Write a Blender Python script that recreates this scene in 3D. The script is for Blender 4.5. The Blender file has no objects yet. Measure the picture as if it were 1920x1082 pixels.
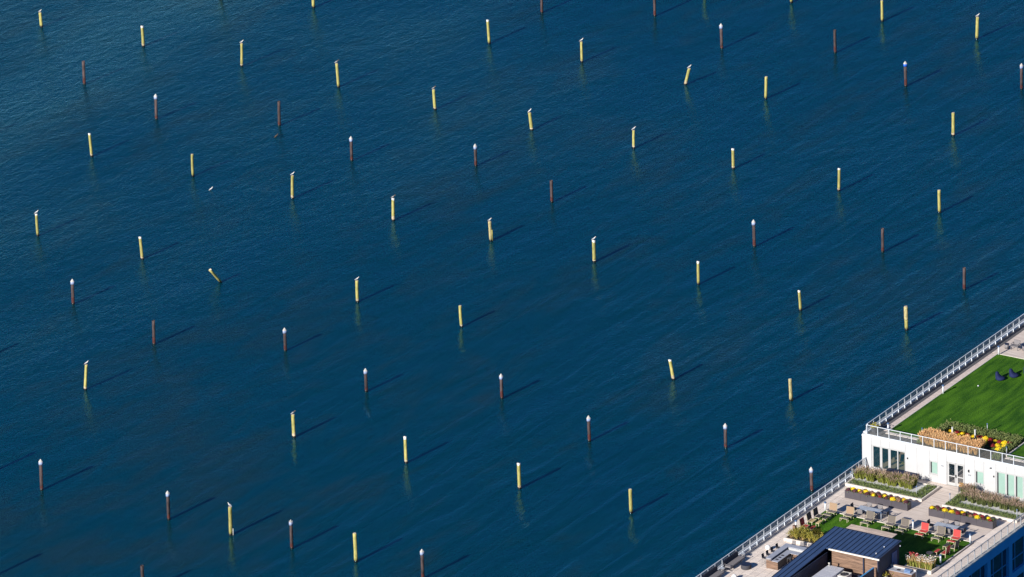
import bpy, bmesh, math, random
from mathutils import Matrix, Vector
R = math.radians
random.seed(7)
C = bpy.context.scene.collection
sc = bpy.context.scene

# ---------------------------------------------------------------- camera
# World frame: x runs across the building's roof, y along its water edge, z up from the water.
cam_d = bpy.data.cameras.new('camera')
cam = bpy.data.objects.new('camera', cam_d); C.objects.link(cam)
cam_d.sensor_fit = 'HORIZONTAL'; cam_d.sensor_width = 36.0; cam_d.lens = 293.94
cam_d.clip_start = 10.0; cam_d.clip_end = 30000.0
cam.matrix_world = (Matrix.Translation((383.48, -672.32, 346.0)) @ Matrix.Rotation(R(32.27), 4, 'Z')
                    @ Matrix.Rotation(R(90 - 21.9475), 4, 'X') @ Matrix.Rotation(R(-1.6686), 4, 'Z'))
sc.camera = cam
# ---------------------------------------------------------------- sky and sun
SUN_EL, SUN_AZ = 23.7, 187.9        # azimuth from +y towards +x
wd = bpy.data.worlds.new('World'); sc.world = wd; wd.use_nodes = True
nt = wd.node_tree; nt.nodes.clear()
sky = nt.nodes.new('ShaderNodeTexSky'); sky.sky_type = 'NISHITA'; sky.sun_disc = False
sky.sun_elevation = R(SUN_EL); sky.sun_rotation = R(SUN_AZ)
sky.air_density = 1.0; sky.dust_density = 0.0; sky.ozone_density = 10.0
bg = nt.nodes.new('ShaderNodeBackground'); bg.inputs[1].default_value = 0.058
wo = nt.nodes.new('ShaderNodeOutputWorld')
nt.links.new(sky.outputs[0], bg.inputs[0]); nt.links.new(bg.outputs[0], wo.inputs[0])
sd = bpy.data.lights.new('sun', 'SUN'); sd.energy = 4.6; sd.angle = R(1.1); sd.color = (1.0, 0.95, 0.87)
sun = bpy.data.objects.new('sun', sd); C.objects.link(sun)
ce = math.cos(R(SUN_EL))
sun.rotation_euler = Vector((-math.sin(R(SUN_AZ)) * ce, -math.cos(R(SUN_AZ)) * ce, -math.sin(R(SUN_EL)))).to_track_quat('-Z', 'Y').to_euler()
sun.location = (0, -40, 60)
sc.view_settings.view_transform = 'Standard'; sc.view_settings.look = 'None'
sc.view_settings.exposure = 0.65; sc.view_settings.gamma = 1.0
sc.render.engine = 'CYCLES'
sc.cycles.use_denoising = True
sc.cycles.max_bounces = 6; sc.cycles.transparent_max_bounces = 12
sc.cycles.caustics_reflective = False; sc.cycles.caustics_refractive = False

# ---------------------------------------------------------------- materials
def mat(name, col, rough=0.7, metal=0.0, var=0.18, scale=3.0, stretch=(1, 1, 1), bump=0.0, col2=None, rand=0.0, spec=0.5, detail=4.0, alpha=None, trans=0.0, hard=None):
    m = bpy.data.materials.new(name); m.use_nodes = True
    t = m.node_tree; b = t.nodes['Principled BSDF']; L = t.links.new
    b.inputs['Roughness'].default_value = rough; b.inputs['Metallic'].default_value = metal
    b.inputs['Specular IOR Level'].default_value = spec
    tc = t.nodes.new('ShaderNodeTexCoord'); mp = t.nodes.new('ShaderNodeMapping')
    mp.inputs['Scale'].default_value = stretch
    oi = t.nodes.new('ShaderNodeObjectInfo'); ad = t.nodes.new('ShaderNodeVectorMath'); ad.operation = 'ADD'
    sv = t.nodes.new('ShaderNodeVectorMath'); sv.operation = 'SCALE'; sv.inputs['Scale'].default_value = 37.0
    cb = t.nodes.new('ShaderNodeCombineXYZ')
    for i in range(3): L(oi.outputs['Random'], cb.inputs[i])
    L(cb.outputs[0], sv.inputs[0]); L(tc.outputs['Object'], ad.inputs[0]); L(sv.outputs[0], ad.inputs[1])
    L(ad.outputs[0], mp.inputs['Vector'])
    n = t.nodes.new('ShaderNodeTexNoise'); n.inputs['Scale'].default_value = scale; n.inputs['Detail'].default_value = detail
    L(mp.outputs[0], n.inputs['Vector'])
    cr = t.nodes.new('ShaderNodeValToRGB'); c2 = col2 or tuple(min(1, c * (1 + var)) for c in col)
    c1 = col if col2 else tuple(c * (1 - var) for c in col)
    lo, hi = hard or (0.3, 0.7)
    cr.color_ramp.elements[0].position = lo; cr.color_ramp.elements[1].position = hi
    cr.color_ramp.elements[0].color = (*c1, 1); cr.color_ramp.elements[1].color = (*c2, 1)
    L(n.outputs['Fac'], cr.inputs[0]); out = cr.outputs[0]
    if rand:
        hs = t.nodes.new('ShaderNodeHueSaturation'); mr = t.nodes.new('ShaderNodeMapRange')
        mr.inputs['To Min'].default_value = 1 - rand; mr.inputs['To Max'].default_value = 1 + rand
        L(oi.outputs['Random'], mr.inputs['Value']); L(mr.outputs[0], hs.inputs['Value']); L(out, hs.inputs['Color']); out = hs.outputs[0]
    L(out, b.inputs['Base Color'])
    if bump:
        bn = t.nodes.new('ShaderNodeBump'); bn.inputs['Strength'].default_value = 0.6; bn.inputs['Distance'].default_value = bump
        L(n.outputs['Fac'], bn.inputs['Height']); L(bn.outputs[0], b.inputs['Normal'])
    if trans: b.inputs['Transmission Weight'].default_value = trans
    if alpha is not None:
        tr = t.nodes.new('ShaderNodeBsdfTransparent'); mx = t.nodes.new('ShaderNodeMixShader')
        mx.inputs[0].default_value = alpha
        L(tr.outputs[0], mx.inputs[1]); L(b.outputs[0], mx.inputs[2]); L(mx.outputs[0], t.nodes['Material Output'].inputs['Surface'])
    return m
M = {}
def water_material():
    m = bpy.data.materials.new('river_water'); m.use_nodes = True
    t = m.node_tree; b = t.nodes['Principled BSDF']; L = t.links.new; N = t.nodes.new
    tc = N('ShaderNodeTexCoord')
    def noise(scale, rot, st, detail=3.0, rough=0.55, dist=0.0):
        mp = N('ShaderNodeMapping'); mp.inputs['Rotation'].default_value = (0, 0, R(rot)); mp.inputs['Scale'].default_value = st
        L(tc.outputs['Object'], mp.inputs['Vector'])
        n = N('ShaderNodeTexNoise'); n.inputs['Scale'].default_value = scale; n.inputs['Detail'].default_value = detail
        n.inputs['Roughness'].default_value = rough; n.inputs['Distortion'].default_value = dist
        L(mp.outputs[0], n.inputs['Vector']); return n.outputs['Fac']
    def math_(op, a, bb):
        n = N('ShaderNodeMath'); n.operation = op
        for i, v in enumerate((a, bb)):
            if isinstance(v, (int, float)): n.inputs[i].default_value = v
            else: L(v, n.inputs[i])
        return n.outputs[0]
    def rng(v, a, bb, c, d):
        n = N('ShaderNodeMapRange'); n.inputs[1].default_value = a; n.inputs[2].default_value = bb; n.inputs[3].default_value = c; n.inputs[4].default_value = d
        L(v, n.inputs[0]); return n.outputs[0]
    sx = N('ShaderNodeSeparateXYZ'); L(tc.outputs['Object'], sx.inputs[0])
    # wind: rougher towards the open river (-x), sheltered beside the building
    patch = noise(0.022, 20, (1, .5, 1), 2.0)
    open_ = rng(sx.outputs[0], -95, -165, 0.0, 1.0)
    wind = math_('MULTIPLY', rng(patch, .36, .64, .42, 1.4), math_('ADD', .42, math_('MULTIPLY', open_, .85)))
    fine = noise(4.6, -14, (1.0, .42, 1), 3.0, .6)
    chop = noise(1.1, -20, (1.0, .38, 1), 3.0, .55, .3)
    swell = noise(0.22, 25, (1, .5, 1), 2.0)
    # long-crested wavelets thrown back by the building, crests along y
    band = noise(0.55, -4, (1.0, .13, 1), 1.2, .4, .6)
    near = rng(sx.outputs[0], -105, -20, 0.0, 1.0)
    h = math_('ADD', math_('MULTIPLY', math_('MULTIPLY', fine, wind), .15), math_('MULTIPLY', math_('MULTIPLY', chop, wind), .21))
    h = math_('ADD', h, math_('MULTIPLY', swell, .25))
    h = math_('ADD', h, math_('MULTIPLY', math_('MULTIPLY', band, near), .33))
    bn = N('ShaderNodeBump'); bn.inputs['Strength'].default_value = 1.0; bn.inputs['Distance'].default_value = .60
    L(h, bn.inputs['Height'])
    # silt drifting in the current: browner and bluer water
    silt = noise(0.05, 35, (1, .45, 1), 5.0, .6, .8)
    silt2 = noise(0.35, 12, (1, .3, 1), 3.0, .6, .5)
    s = math_('ADD', math_('MULTIPLY', silt, .6), math_('MULTIPLY', silt2, .4))
    cr = N('ShaderNodeValToRGB'); e = cr.color_ramp.elements
    e[0].position = .38; e[0].color = (.0, .033, .056, 1); e[1].position = .64; e[1].color = (.0065, .031, .034, 1)
    k = e.new(.5); k.color = (.0, .034, .050, 1)
    L(s, cr.inputs[0])
    # body colour scattered up from under the surface, plus the rippled mirror of the sky on top
    df = N('ShaderNodeSubsurfaceScattering'); df.falloff = 'BURLEY'; L(cr.outputs[0], df.inputs['Color']); df.inputs['Scale'].default_value = .28; df.inputs['Radius'].default_value = (1, 1, 1)
    gl = N('ShaderNodeBsdfGlossy'); gl.inputs['Color'].default_value = (.36, .75, 1, 1); gl.inputs['Roughness'].default_value = .05
    L(bn.outputs[0], gl.inputs['Normal'])
    fr = N('ShaderNodeFresnel'); fr.inputs['IOR'].default_value = 1.44; L(bn.outputs[0], fr.inputs['Normal'])
    mx = N('ShaderNodeMixShader'); L(fr.outputs[0], mx.inputs[0]); L(df.outputs[0], mx.inputs[1]); L(gl.outputs[0], mx.inputs[2])
    L(mx.outputs[0], t.nodes['Material Output'].inputs['Surface']); t.nodes.remove(b)
    return m
M['water'] = water_material()
M['timber'] = mat('weathered_pile_timber', (.23, .225, .060), .85, col2=(.48, .42, .14), scale=4, stretch=(2.2, 2.2, .5), bump=.02, rand=.14)
M['timber_old'] = mat('rotting_pile_timber', (.22, .20, .09), .9, col2=(.60, .50, .24), scale=6, stretch=(2, 2, .5), bump=.04)
M['salt_band'] = mat('pale_tide_band', (.34, .25, .12), .9, col2=(.56, .49, .36), scale=7, rand=.2)
M['timber_end'] = mat('pile_end_grain', (.42, .33, .22), .9, col2=(.68, .58, .46), scale=12, rand=.15)
M['wet'] = mat('wet_algae_band', (.012, .012, .010), .35, var=.4)
M['guano'] = mat('guano_white', (.70, .68, .62), .9, var=.12, scale=10)
M['rust'] = mat('rusted_steel_pipe', (.030, .020, .020), .8, col2=(.090, .058, .056), scale=3.5, stretch=(1.5, 1.5, .4), bump=.01, rand=.25)
M['rust_red'] = mat('red_rust', (.040, .010, .009), .85, col2=(.10, .024, .019), scale=8)
M['pipe_in'] = mat('dark_pipe_inside', (.02, .012, .01), .9)
M['cap'] = mat('white_cap_plastic', (.46, .44, .41), .45, var=.06, scale=6)
M['cap_sleeve'] = mat('pale_cap_sleeve', (.27, .34, .52), .4, var=.08, scale=4, rand=.1)
M['cap_blue'] = mat('blue_cap_sleeve', (.02, .13, .62), .4, var=.15)
M['feather_w'] = mat('white_feathers', (.78, .76, .73), .8, var=.06)
M['feather_g'] = mat('grey_feathers', (.30, .31, .33), .8, var=.12)
M['feather_d'] = mat('dusky_feathers', (.16, .13, .11), .8, var=.25)
M['feather_b'] = mat('brown_feathers', (.09, .055, .03), .8, var=.3)
M['bill'] = mat('yellow_bill', (.60, .36, .05), .5)
M['wall'] = mat('white_wall_panel', (.48, .48, .485), .5, var=.06, scale=.9, rand=.02)
M['wall_core'] = mat('wall_core_grey', (.18, .18, .19), .8)
M['coping'] = mat('light_metal_coping', (.72, .75, .78), .45, var=.06, rand=.04)
M['rail'] = mat('white_railing_metal', (.66, .70, .74), .4, var=.05)
M['rail_d'] = mat('grey_railing_metal', (.30, .32, .36), .4, var=.05)
M['mesh'] = mat('railing_mesh_panel', (.30, .31, .31), .6, var=.08, alpha=.36)
M['mesh_l'] = mat('pale_mesh_panel', (.50, .49, .44), .6, var=.08, alpha=.10)
M['clear'] = mat('clear_rail_glass', (.5, .55, .55), .05, var=.02, alpha=.04)
M['frame'] = mat('window_frame_white', (.42, .42, .42), .4, var=.04)
M['glass_dark'] = mat('dark_window_glass', (.006, .014, .022), .03, var=.2, spec=1.0)
M['glass_dark'].node_tree.nodes['Principled BSDF'].inputs['IOR'].default_value = 2.2
M['glass_clear'] = mat('clear_window_glass', (.012, .060, .085), .03, var=.1, spec=1.0, alpha=.27)
M['room'] = mat('warm_room_plaster', (.42, .38, .32), .8)
M['room_floor'] = mat('pale_room_floor', (.55, .46, .30), .5, var=.1)
M['glass_green'] = mat('pane_with_pale_blind', (.27, .40, .345), .25, var=.05, scale=1.2)
M['reveal'] = mat('dark_reveal', (.03, .03, .035), .6)
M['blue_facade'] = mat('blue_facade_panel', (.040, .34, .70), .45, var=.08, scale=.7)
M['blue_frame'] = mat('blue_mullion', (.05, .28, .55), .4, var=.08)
M['facade_glass'] = mat('facade_glass', (.008, .022, .045), .05, var=.6, scale=.6, spec=1.0)
M['paver'] = mat('beige_stone_paver', (.76, .655, .575), .85, var=.10, scale=5, rand=.06, detail=6)
M['paver_joint'] = mat('paver_joint', (.24, .19, .16), .95)
M['wood_deck'] = mat('bleached_deck_boards', (.46, .37, .315), .85, col2=(.82, .71, .625), scale=4.5, stretch=(.12, 3.2, 1), bump=.004)
M['wood_deck_y'] = mat('bleached_walk_boards', (.46, .36, .32), .85, col2=(.78, .66, .59), scale=4.0, stretch=(.5, 3.0, 1), bump=.004)
M['gravel'] = mat('grey_ballast_tile', (.05, .05, .055), .95, col2=(.16, .15, .15), scale=30)
M['curb'] = mat('pale_stone_curb', (.66, .59, .52), .8, var=.08, scale=4)
M['margin'] = mat('pale_ballast_margin', (.30, .28, .27), .95, col2=(.50, .46, .43), scale=22)
M['soil'] = mat('dark_soil', (.035, .024, .014), .95, var=.4, scale=8)
M['stone_white'] = mat('white_pebbles', (.55, .54, .53), .9, var=.35, scale=18)
M['sedum'] = mat('ground_cover_leaves', (.05, .085, .018), .7, col2=(.16, .20, .05), scale=3, detail=6)
M['hedge'] = mat('low_hedge_leaves', (.050, .085, .018), .7, col2=(.16, .185, .05), scale=3, detail=6)
M['grass_blade'] = mat('green_grass_blades', (.14, .17, .022), .7, col2=(.30, .31, .06), scale=4)
M['grass_dark'] = mat('dull_green_grass_blades', (.07, .10, .025), .7, col2=(.17, .19, .06), scale=4)
M['plume_pink'] = mat('pinkish_grass_plumes', (.30, .20, .15), .9, col2=(.52, .39, .30), scale=6, rand=.12)
M['plume_tan'] = mat('orange_tan_grass', (.36, .19, .05), .9, col2=(.62, .38, .13), scale=6, rand=.10)
M['plume_peach'] = mat('peach_grass_plumes', (.56, .31, .12), .9, col2=(.86, .60, .33), scale=6, rand=.10)
M['mum_y'] = mat('yellow_mum_flowers', (.78, .52, .003), .7, col2=(.90, .68, .01), scale=20, rand=.08)
M['mum_r'] = mat('dark_red_mum_flowers', (.16, .006, .010), .7, col2=(.32, .012, .016), scale=20, rand=.2)
M['mum_p'] = mat('faded_brown_mum_flowers', (.17, .075, .045), .8, col2=(.36, .20, .12), scale=20, rand=.2)
M['mum_d'] = mat('plum_mum_flowers', (.060, .018, .028), .8, col2=(.14, .04, .05), scale=20, rand=.2)
M['leaf'] = mat('mum_leaves', (.05, .09, .015), .7, col2=(.14, .17, .03), scale=14)
M['shrub'] = mat('shrub_leaves', (.10, .11, .012), .7, col2=(.36, .29, .03), scale=2.2, rand=.15)
M['flower_w'] = mat('white_flower_heads', (.72, .66, .62), .8, var=.1)
M['flower_p'] = mat('pink_flower_heads', (.75, .08, .10), .8, var=.2)
M['straw'] = mat('straw_stems', (.42, .27, .10), .9, col2=(.60, .42, .18), scale=8)
M['trough'] = mat('grey_metal_trough', (.062, .055, .066), .5, var=.10, scale=1.5)
M['navy'] = mat('navy_beanbag_fabric', (.002, .009, .065), .85, var=.2, scale=5, bump=.02)
M['grey_furn'] = mat('grey_furniture_frame', (.17, .16, .165), .5, var=.1)
M['grey_cush'] = mat('grey_cushion', (.19, .175, .18), .9, var=.08, scale=10)
M['charcoal'] = mat('charcoal_weave', (.045, .045, .055), .8, var=.2, scale=15)
M['tan_sling'] = mat('tan_sling_fabric', (.30, .20, .125), .8, var=.08, scale=12)
M['grey_sling'] = mat('grey_sling_fabric', (.13, .115, .115), .8, var=.10, scale=12)
M['beige_sling'] = mat('beige_sling_fabric', (.13, .11, .095), .8, var=.15, scale=12)
M['dark_sling'] = mat('dark_sling_fabric', (.05, .045, .05), .8, var=.2, scale=12)
M['red_sling'] = mat('red_sling_fabric', (.43, .045, .042), .8, var=.08, scale=12)
M['yellow_slat'] = mat('yellow_wood_slat', (.62, .46, .22), .7, var=.12, scale=6)
M['pale_wood'] = mat('pale_wood_frame', (.50, .44, .30), .7, var=.12, scale=6)
M['table_top'] = mat('pale_grey_table_top', (.40, .43, .48), .25, var=.12, scale=2)
M['counter'] = mat('grey_stone_counter', (.36, .37, .42), .35, var=.10, scale=3)
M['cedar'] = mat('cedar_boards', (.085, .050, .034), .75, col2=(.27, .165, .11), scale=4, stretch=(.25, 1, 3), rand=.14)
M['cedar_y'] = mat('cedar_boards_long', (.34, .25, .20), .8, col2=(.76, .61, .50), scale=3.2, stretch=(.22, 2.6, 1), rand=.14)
M['seam_roof'] = mat('navy_standing_seam_metal', (.048, .088, .19), .5, metal=.25, var=.10, scale=.8)
M['seam'] = mat('dark_roof_seam', (.012, .02, .05), .5)
M['dark_wall'] = mat('dark_blue_cladding', (.007, .015, .045), .7, var=.25, scale=1.5)
M['blue_door'] = mat('blue_door', (.012, .075, .24), .5)
M['gutter'] = mat('white_gutter', (.74, .70, .62), .4, var=.04)
M['unit'] = mat('white_equipment_metal', (.50, .50, .54), .45, var=.05)
M['black'] = mat('black_metal', (.012, .012, .015), .5)
M['globe'] = mat('white_globe_lamp', (.80, .79, .76), .35, var=.02)
M['bollard'] = mat('pale_bollard_metal', (.62, .64, .68), .4, var=.05)
M['bollard_head'] = mat('blue_grey_lamp_head', (.07, .13, .25), .4)
M['grill'] = mat('steel_blue_grill_hood', (.12, .20, .36), .3, metal=.5)
M['sign'] = mat('cream_sign', (.72, .62, .48), .6)
def lawn_material():
    m = bpy.data.materials.new('mown_lawn'); m.use_nodes = True
    t = m.node_tree; b = t.nodes['Principled BSDF']; L = t.links.new; N = t.nodes.new
    tc = N('ShaderNodeTexCoord')
    def nz(s, rot, st, d):
        mp = N('ShaderNodeMapping'); mp.inputs['Rotation'].default_value = (0, 0, R(rot)); mp.inputs['Scale'].default_value = st
        L(tc.outputs['Object'], mp.inputs['Vector']); n = N('ShaderNodeTexNoise'); n.inputs['Scale'].default_value = s; n.inputs['Detail'].default_value = d
        L(mp.outputs[0], n.inputs['Vector']); return n.outputs['Fac']
    a = nz(1.6, 18, (1, .16, 1), 3); c = nz(9, 0, (1, .6, 1), 4); g = nz(.25, 0, (1, 1, 1), 2)
    mx = N('ShaderNodeMath'); mx.operation = 'MULTIPLY_ADD'; L(a, mx.inputs[0]); mx.inputs[1].default_value = .5
    m2 = N('ShaderNodeMath'); m2.operation = 'MULTIPLY_ADD'; L(c, m2.inputs[0]); m2.inputs[1].default_value = .3
    m3 = N('ShaderNodeMath'); m3.operation = 'MULTIPLY'; L(g, m3.inputs[0]); m3.inputs[1].default_value = .2
    L(m3.outputs[0], m2.inputs[2]); L(m2.outputs[0], mx.inputs[2])
    cr = N('ShaderNodeValToRGB'); e = cr.color_ramp.elements
    e[0].position = .40; e[0].color = (.016, .070, .003, 1); e[1].position = .60; e[1].color = (.070, .180, .008, 1)
    L(mx.outputs[0], cr.inputs[0]); L(cr.outputs[0], b.inputs['Base Color']); b.inputs['Roughness'].default_value = .9
    b.inputs['Specular IOR Level'].default_value = .15
    bn = N('ShaderNodeBump'); bn.inputs['Strength'].default_value = .7; bn.inputs['Distance'].default_value = .08
    L(c, bn.inputs['Height']); L(bn.outputs[0], b.inputs['Normal'])
    return m
M['lawn'] = lawn_material()

# ---------------------------------------------------------------- helpers
class MB:
    def __init__(s): s.v = []; s.f = []; s.sm = False
    def add(s, vs, fs):
        n = len(s.v); s.v += [tuple(p) for p in vs]; s.f += [tuple(i + n for i in q) for q in fs]; return s
    def box(s, x0, y0, z0, x1, y1, z1):
        return s.add([(x0, y0, z0), (x1, y0, z0), (x1, y1, z0), (x0, y1, z0), (x0, y0, z1), (x1, y0, z1), (x1, y1, z1), (x0, y1, z1)],
                     [(3, 2, 1, 0), (4, 5, 6, 7), (0, 1, 5, 4), (1, 2, 6, 5), (2, 3, 7, 6), (3, 0, 4, 7)])
    def prism(s, pts, z0, z1):      # pts ccw; z1 may be a list
        n = len(pts); zt = z1 if isinstance(z1, (list, tuple)) else [z1] * n; zb = z0 if isinstance(z0, (list, tuple)) else [z0] * n
        vs = [(p[0], p[1], zb[i]) for i, p in enumerate(pts)] + [(p[0], p[1], zt[i]) for i, p in enumerate(pts)]
        fs = [tuple(range(n - 1, -1, -1)), tuple(range(n, 2 * n))] + [(i, (i + 1) % n, (i + 1) % n + n, i + n) for i in range(n)]
        return s.add(vs, fs)
    def rings(s, rings, cap0=True, cap1=True):   # rings: lists of equal length
        n = len(rings[0]); vs = [p for r in rings for p in r]; fs = []
        for k in range(len(rings) - 1):
            for i in range(n):
                j = (i + 1) % n; fs.append((k * n + i, k * n + j, (k + 1) * n + j, (k + 1) * n + i))
        if cap0: fs.append(tuple(range(n - 1, -1, -1)))
        if cap1: fs.append(tuple((len(rings) - 1) * n + i for i in range(n)))
        return s.add(vs, fs)
    def lathe(s, prof, n=14, cx=0, cy=0, cap0=True, cap1=True):
        return s.rings([[(cx + r * math.cos(2 * math.pi * i / n), cy + r * math.sin(2 * math.pi * i / n), z) for i in range(n)] for r, z in prof], cap0, cap1)
    def bar(s, a, b, r=.02, n=4):
        a, b = Vector(a), Vector(b); d = (b - a).normalized(); u = d.orthogonal().normalized(); w = d.cross(u)
        ring = lambda p: [tuple(p + (u * math.cos(2 * math.pi * (i + .5) / n) + w * math.sin(2 * math.pi * (i + .5) / n)) * r) for i in range(n)]
        return s.rings([ring(a), ring(b)])
    def mesh(s, name, m, smooth=False):
        me = bpy.data.meshes.new(name); me.from_pydata(s.v, [], s.f); me.materials.append(m)
        if smooth or s.sm:
            me.polygons.foreach_set('use_smooth', [True] * len(me.polygons))
        me.update(); return me
def link(name, me, parent=None, loc=(0, 0, 0), rz=0):
    o = bpy.data.objects.new(name, me); C.objects.link(o); o.location = loc; o.rotation_euler = (0, 0, rz)
    if parent: o.parent = parent
    return o
def part(name, mb, m, parent, smooth=False, loc=(0, 0, 0)):
    return link(name, mb.mesh(name, M[m] if isinstance(m, str) else m, smooth), parent, loc)
def tag(o, label=None, cat=None, group=None, kind=None):
    if label: o['label'] = label
    if cat: o['category'] = cat
    if group: o['group'] = group
    if kind: o['kind'] = kind
    return o
def thing(name, label, cat, loc=(0, 0, 0), rz=0, group=None):
    o = bpy.data.objects.new(name, None); C.objects.link(o); o.empty_display_size = .2
    o.location = loc; o.rotation_euler = (0, 0, rz); return tag(o, label, cat, group)
def structure(name, mb, m): return tag(part(name, mb, m, None), kind='structure')
def copy_tree(o, parent=None):
    c = o.copy(); C.objects.link(c)
    if parent: c.parent = parent
    for ch in list(o.children): copy_tree(ch, c)
    return c
def instance(root, used, loc, rz, label, group):
    o = copy_tree(root) if used.get(root.name) else root
    used[root.name] = 1
    o.location = loc; o.rotation_euler = (0, 0, rz); o['label'] = label
    if group: o['group'] = group
    return o
def box(*a): return MB().box(*a)
USED = {}
T = 14.0            # terrace level above the water
UPR = T + 3.5       # upper roof level

# ---------------------------------------------------------------- water
structure('water', MB().add([(-9000, -9000, 0), (9000, -9000, 0), (9000, 9000, 0), (-9000, 9000, 0)], [(0, 1, 2, 3)]), 'water')

# ---------------------------------------------------------------- mooring piles standing in the water
# kind: Y timber, X split timber, R cracked timber, Z rotted timber, Q timber with loose sliver,
#       S open steel pipe, C white-capped pipe, B blue-capped pipe, F pipe whose cap has lost its cone
# (kind, x, y, height, sideways lean, flags: g gull, k dusky bird, w white splashed top)
PILES = [
    ('Y',-169.49,98.94,1.85,-0.18,'g'), ('Y',-154.70,98.98,2.63,-0.04,'w'), ('Y',-140.48,98.77,2.94,0.08,'g'), ('S',-153.74,85.06,2.93,0.01,''),
    ('C',-139.60,79.30,3.20,0.04,''), ('Y',-139.43,65.66,2.86,-0.16,'w'), ('Y',-155.52,117.11,2.89,-0.01,''), ('Y',-143.93,119.83,2.85,0.04,''),
    ('Y',-126.40,98.16,3.02,-0.10,'k'), ('S',-125.62,84.19,3.06,0.05,''), ('Y',-112.28,97.13,2.52,-0.11,'k'), ('Y',-118.38,118.99,3.02,-0.11,'w'),
    ('C',-111.99,78.58,3.03,0.01,''), ('S',-118.40,131.07,3.01,0.03,''), ('S',-105.67,136.31,3.04,-0.00,''), ('Y',-105.26,118.69,2.61,-0.02,'g'),
    ('C',-92.86,130.35,3.21,-0.05,''), ('Y',-90.53,117.85,2.01,0.51,'g'), ('Y',-98.74,96.66,2.19,-0.19,'g'), ('Y',-85.19,97.09,2.22,0.00,'g'),
    ('Y',-79.76,118.12,2.75,0.04,''), ('Y',-104.12,145.45,2.81,-0.01,''), ('Y',-93.47,148.00,2.87,-0.01,''), ('Y',-80.54,147.36,2.69,-0.05,''),
    ('Y',-67.56,147.21,2.79,0.08,'g'), ('S',-80.17,135.32,2.90,-0.04,''), ('B',-67.26,129.33,3.17,-0.05,''), ('C',-54.77,134.74,3.25,0.01,''),
    ('Y',-54.53,117.73,2.85,0.07,''), ('Y',-125.52,65.89,2.74,0.02,''), ('Y',-130.77,42.16,2.67,-0.01,'gw'), ('Y',-116.27,41.77,2.70,-0.14,'w'),
    ('C',-115.56,27.03,3.02,0.04,''), ('Y',-111.51,65.32,2.80,0.06,'g'), ('C',-98.36,83.75,2.77,0.00,''), ('Y',-97.63,64.90,2.70,0.06,'kw'),
    ('X',-84.54,64.73,2.38,-0.05,'g'), ('Y',-87.99,42.34,2.59,0.01,'g'), ('S',-84.68,78.13,2.67,-0.01,''), ('Y',-71.70,96.76,2.49,0.01,'w'),
    ('Y',-70.97,64.73,2.56,0.03,'gw'), ('Y',-57.30,64.39,2.75,0.04,'w'), ('C',-57.48,77.05,3.26,-0.05,''), ('Y',-57.58,96.34,2.71,0.05,'w'),
    ('Y',-44.18,95.76,2.71,-0.02,''), ('S',-44.00,82.33,2.85,0.00,''), ('S',-30.57,76.76,2.61,0.03,''), ('S',-101.08,21.54,2.82,0.06,''),
    ('Y',-100.45,7.31,2.93,0.25,'g'), ('C',-87.30,26.68,2.73,-0.01,''), ('Y',-73.93,41.51,2.52,-0.04,''), ('C',-73.29,21.13,2.72,-0.02,''),
    ('C',-59.34,26.31,2.91,-0.02,''), ('Y',-73.30,6.88,2.61,-0.03,'k'), ('Y',-45.77,39.51,2.36,-0.36,'w'), ('C',-44.99,20.71,2.96,-0.04,''),
    ('C',-31.33,25.94,2.83,-0.01,''), ('Y',-43.47,62.98,2.37,-0.17,'w'), ('R',-30.46,63.53,2.82,-0.05,''), ('Z',-31.71,40.38,2.50,-0.02,''),
    ('C',-89.02,-17.51,3.54,0.04,''), ('C',-72.87,-17.68,3.29,0.01,''), ('Q',-64.97,-17.95,3.20,0.02,'g'), ('S',-64.67,-34.60,3.13,0.01,''),
    ('Y',-59.03,6.62,3.01,-0.03,'w'), ('F',-57.47,-17.89,3.28,-0.00,''), ('Y',-49.83,-17.58,3.18,-0.06,''), ('C',-41.48,-17.95,3.30,-0.01,''),
    ('Y',-44.90,6.45,2.88,-0.03,'w'), ('Y',-31.33,6.46,2.68,-0.04,''), ('C',-17.59,20.21,2.78,-0.05,''), ('C',-80.65,-38.31,3.22,0.05,''),
    ('C',-96.46,-16.66,3.24,0.05,''), ('Y',-115.30,8.25,2.82,0.03,''), ('Y',-154.42,64.03,2.86,0.02,''),
]
SIDE = Vector((.8455, .5339, 0)); BACK = Vector((-.5339, .8455, 0))
def ringset(zs, r0, r1, h, lean, wob, seed, n=12, lo=None):
    rnd = random.Random(seed); ph = [rnd.uniform(0, 6.28) for _ in range(4)]; out = []
    for z in zs:
        t = z / h; r = r0 + (r1 - r0) * t
        off = lean * t + Vector((math.sin(2.1 * t + ph[0]) * wob, math.cos(1.7 * t + ph[1]) * wob, 0)) - Vector((math.sin(ph[0]) * wob, math.cos(ph[1]) * wob, 0))
        out.append([(off.x + r * (1 + .06 * math.sin(3 * a + ph[2]) + .03 * math.sin(5 * a + 4 * t + ph[3])) * math.cos(a), off.y + r * (1 + .06 * math.sin(3 * a + ph[2])) * math.sin(a), z)
                    for a in [2 * math.pi * i / n for i in range(n)]])
    return out
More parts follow.
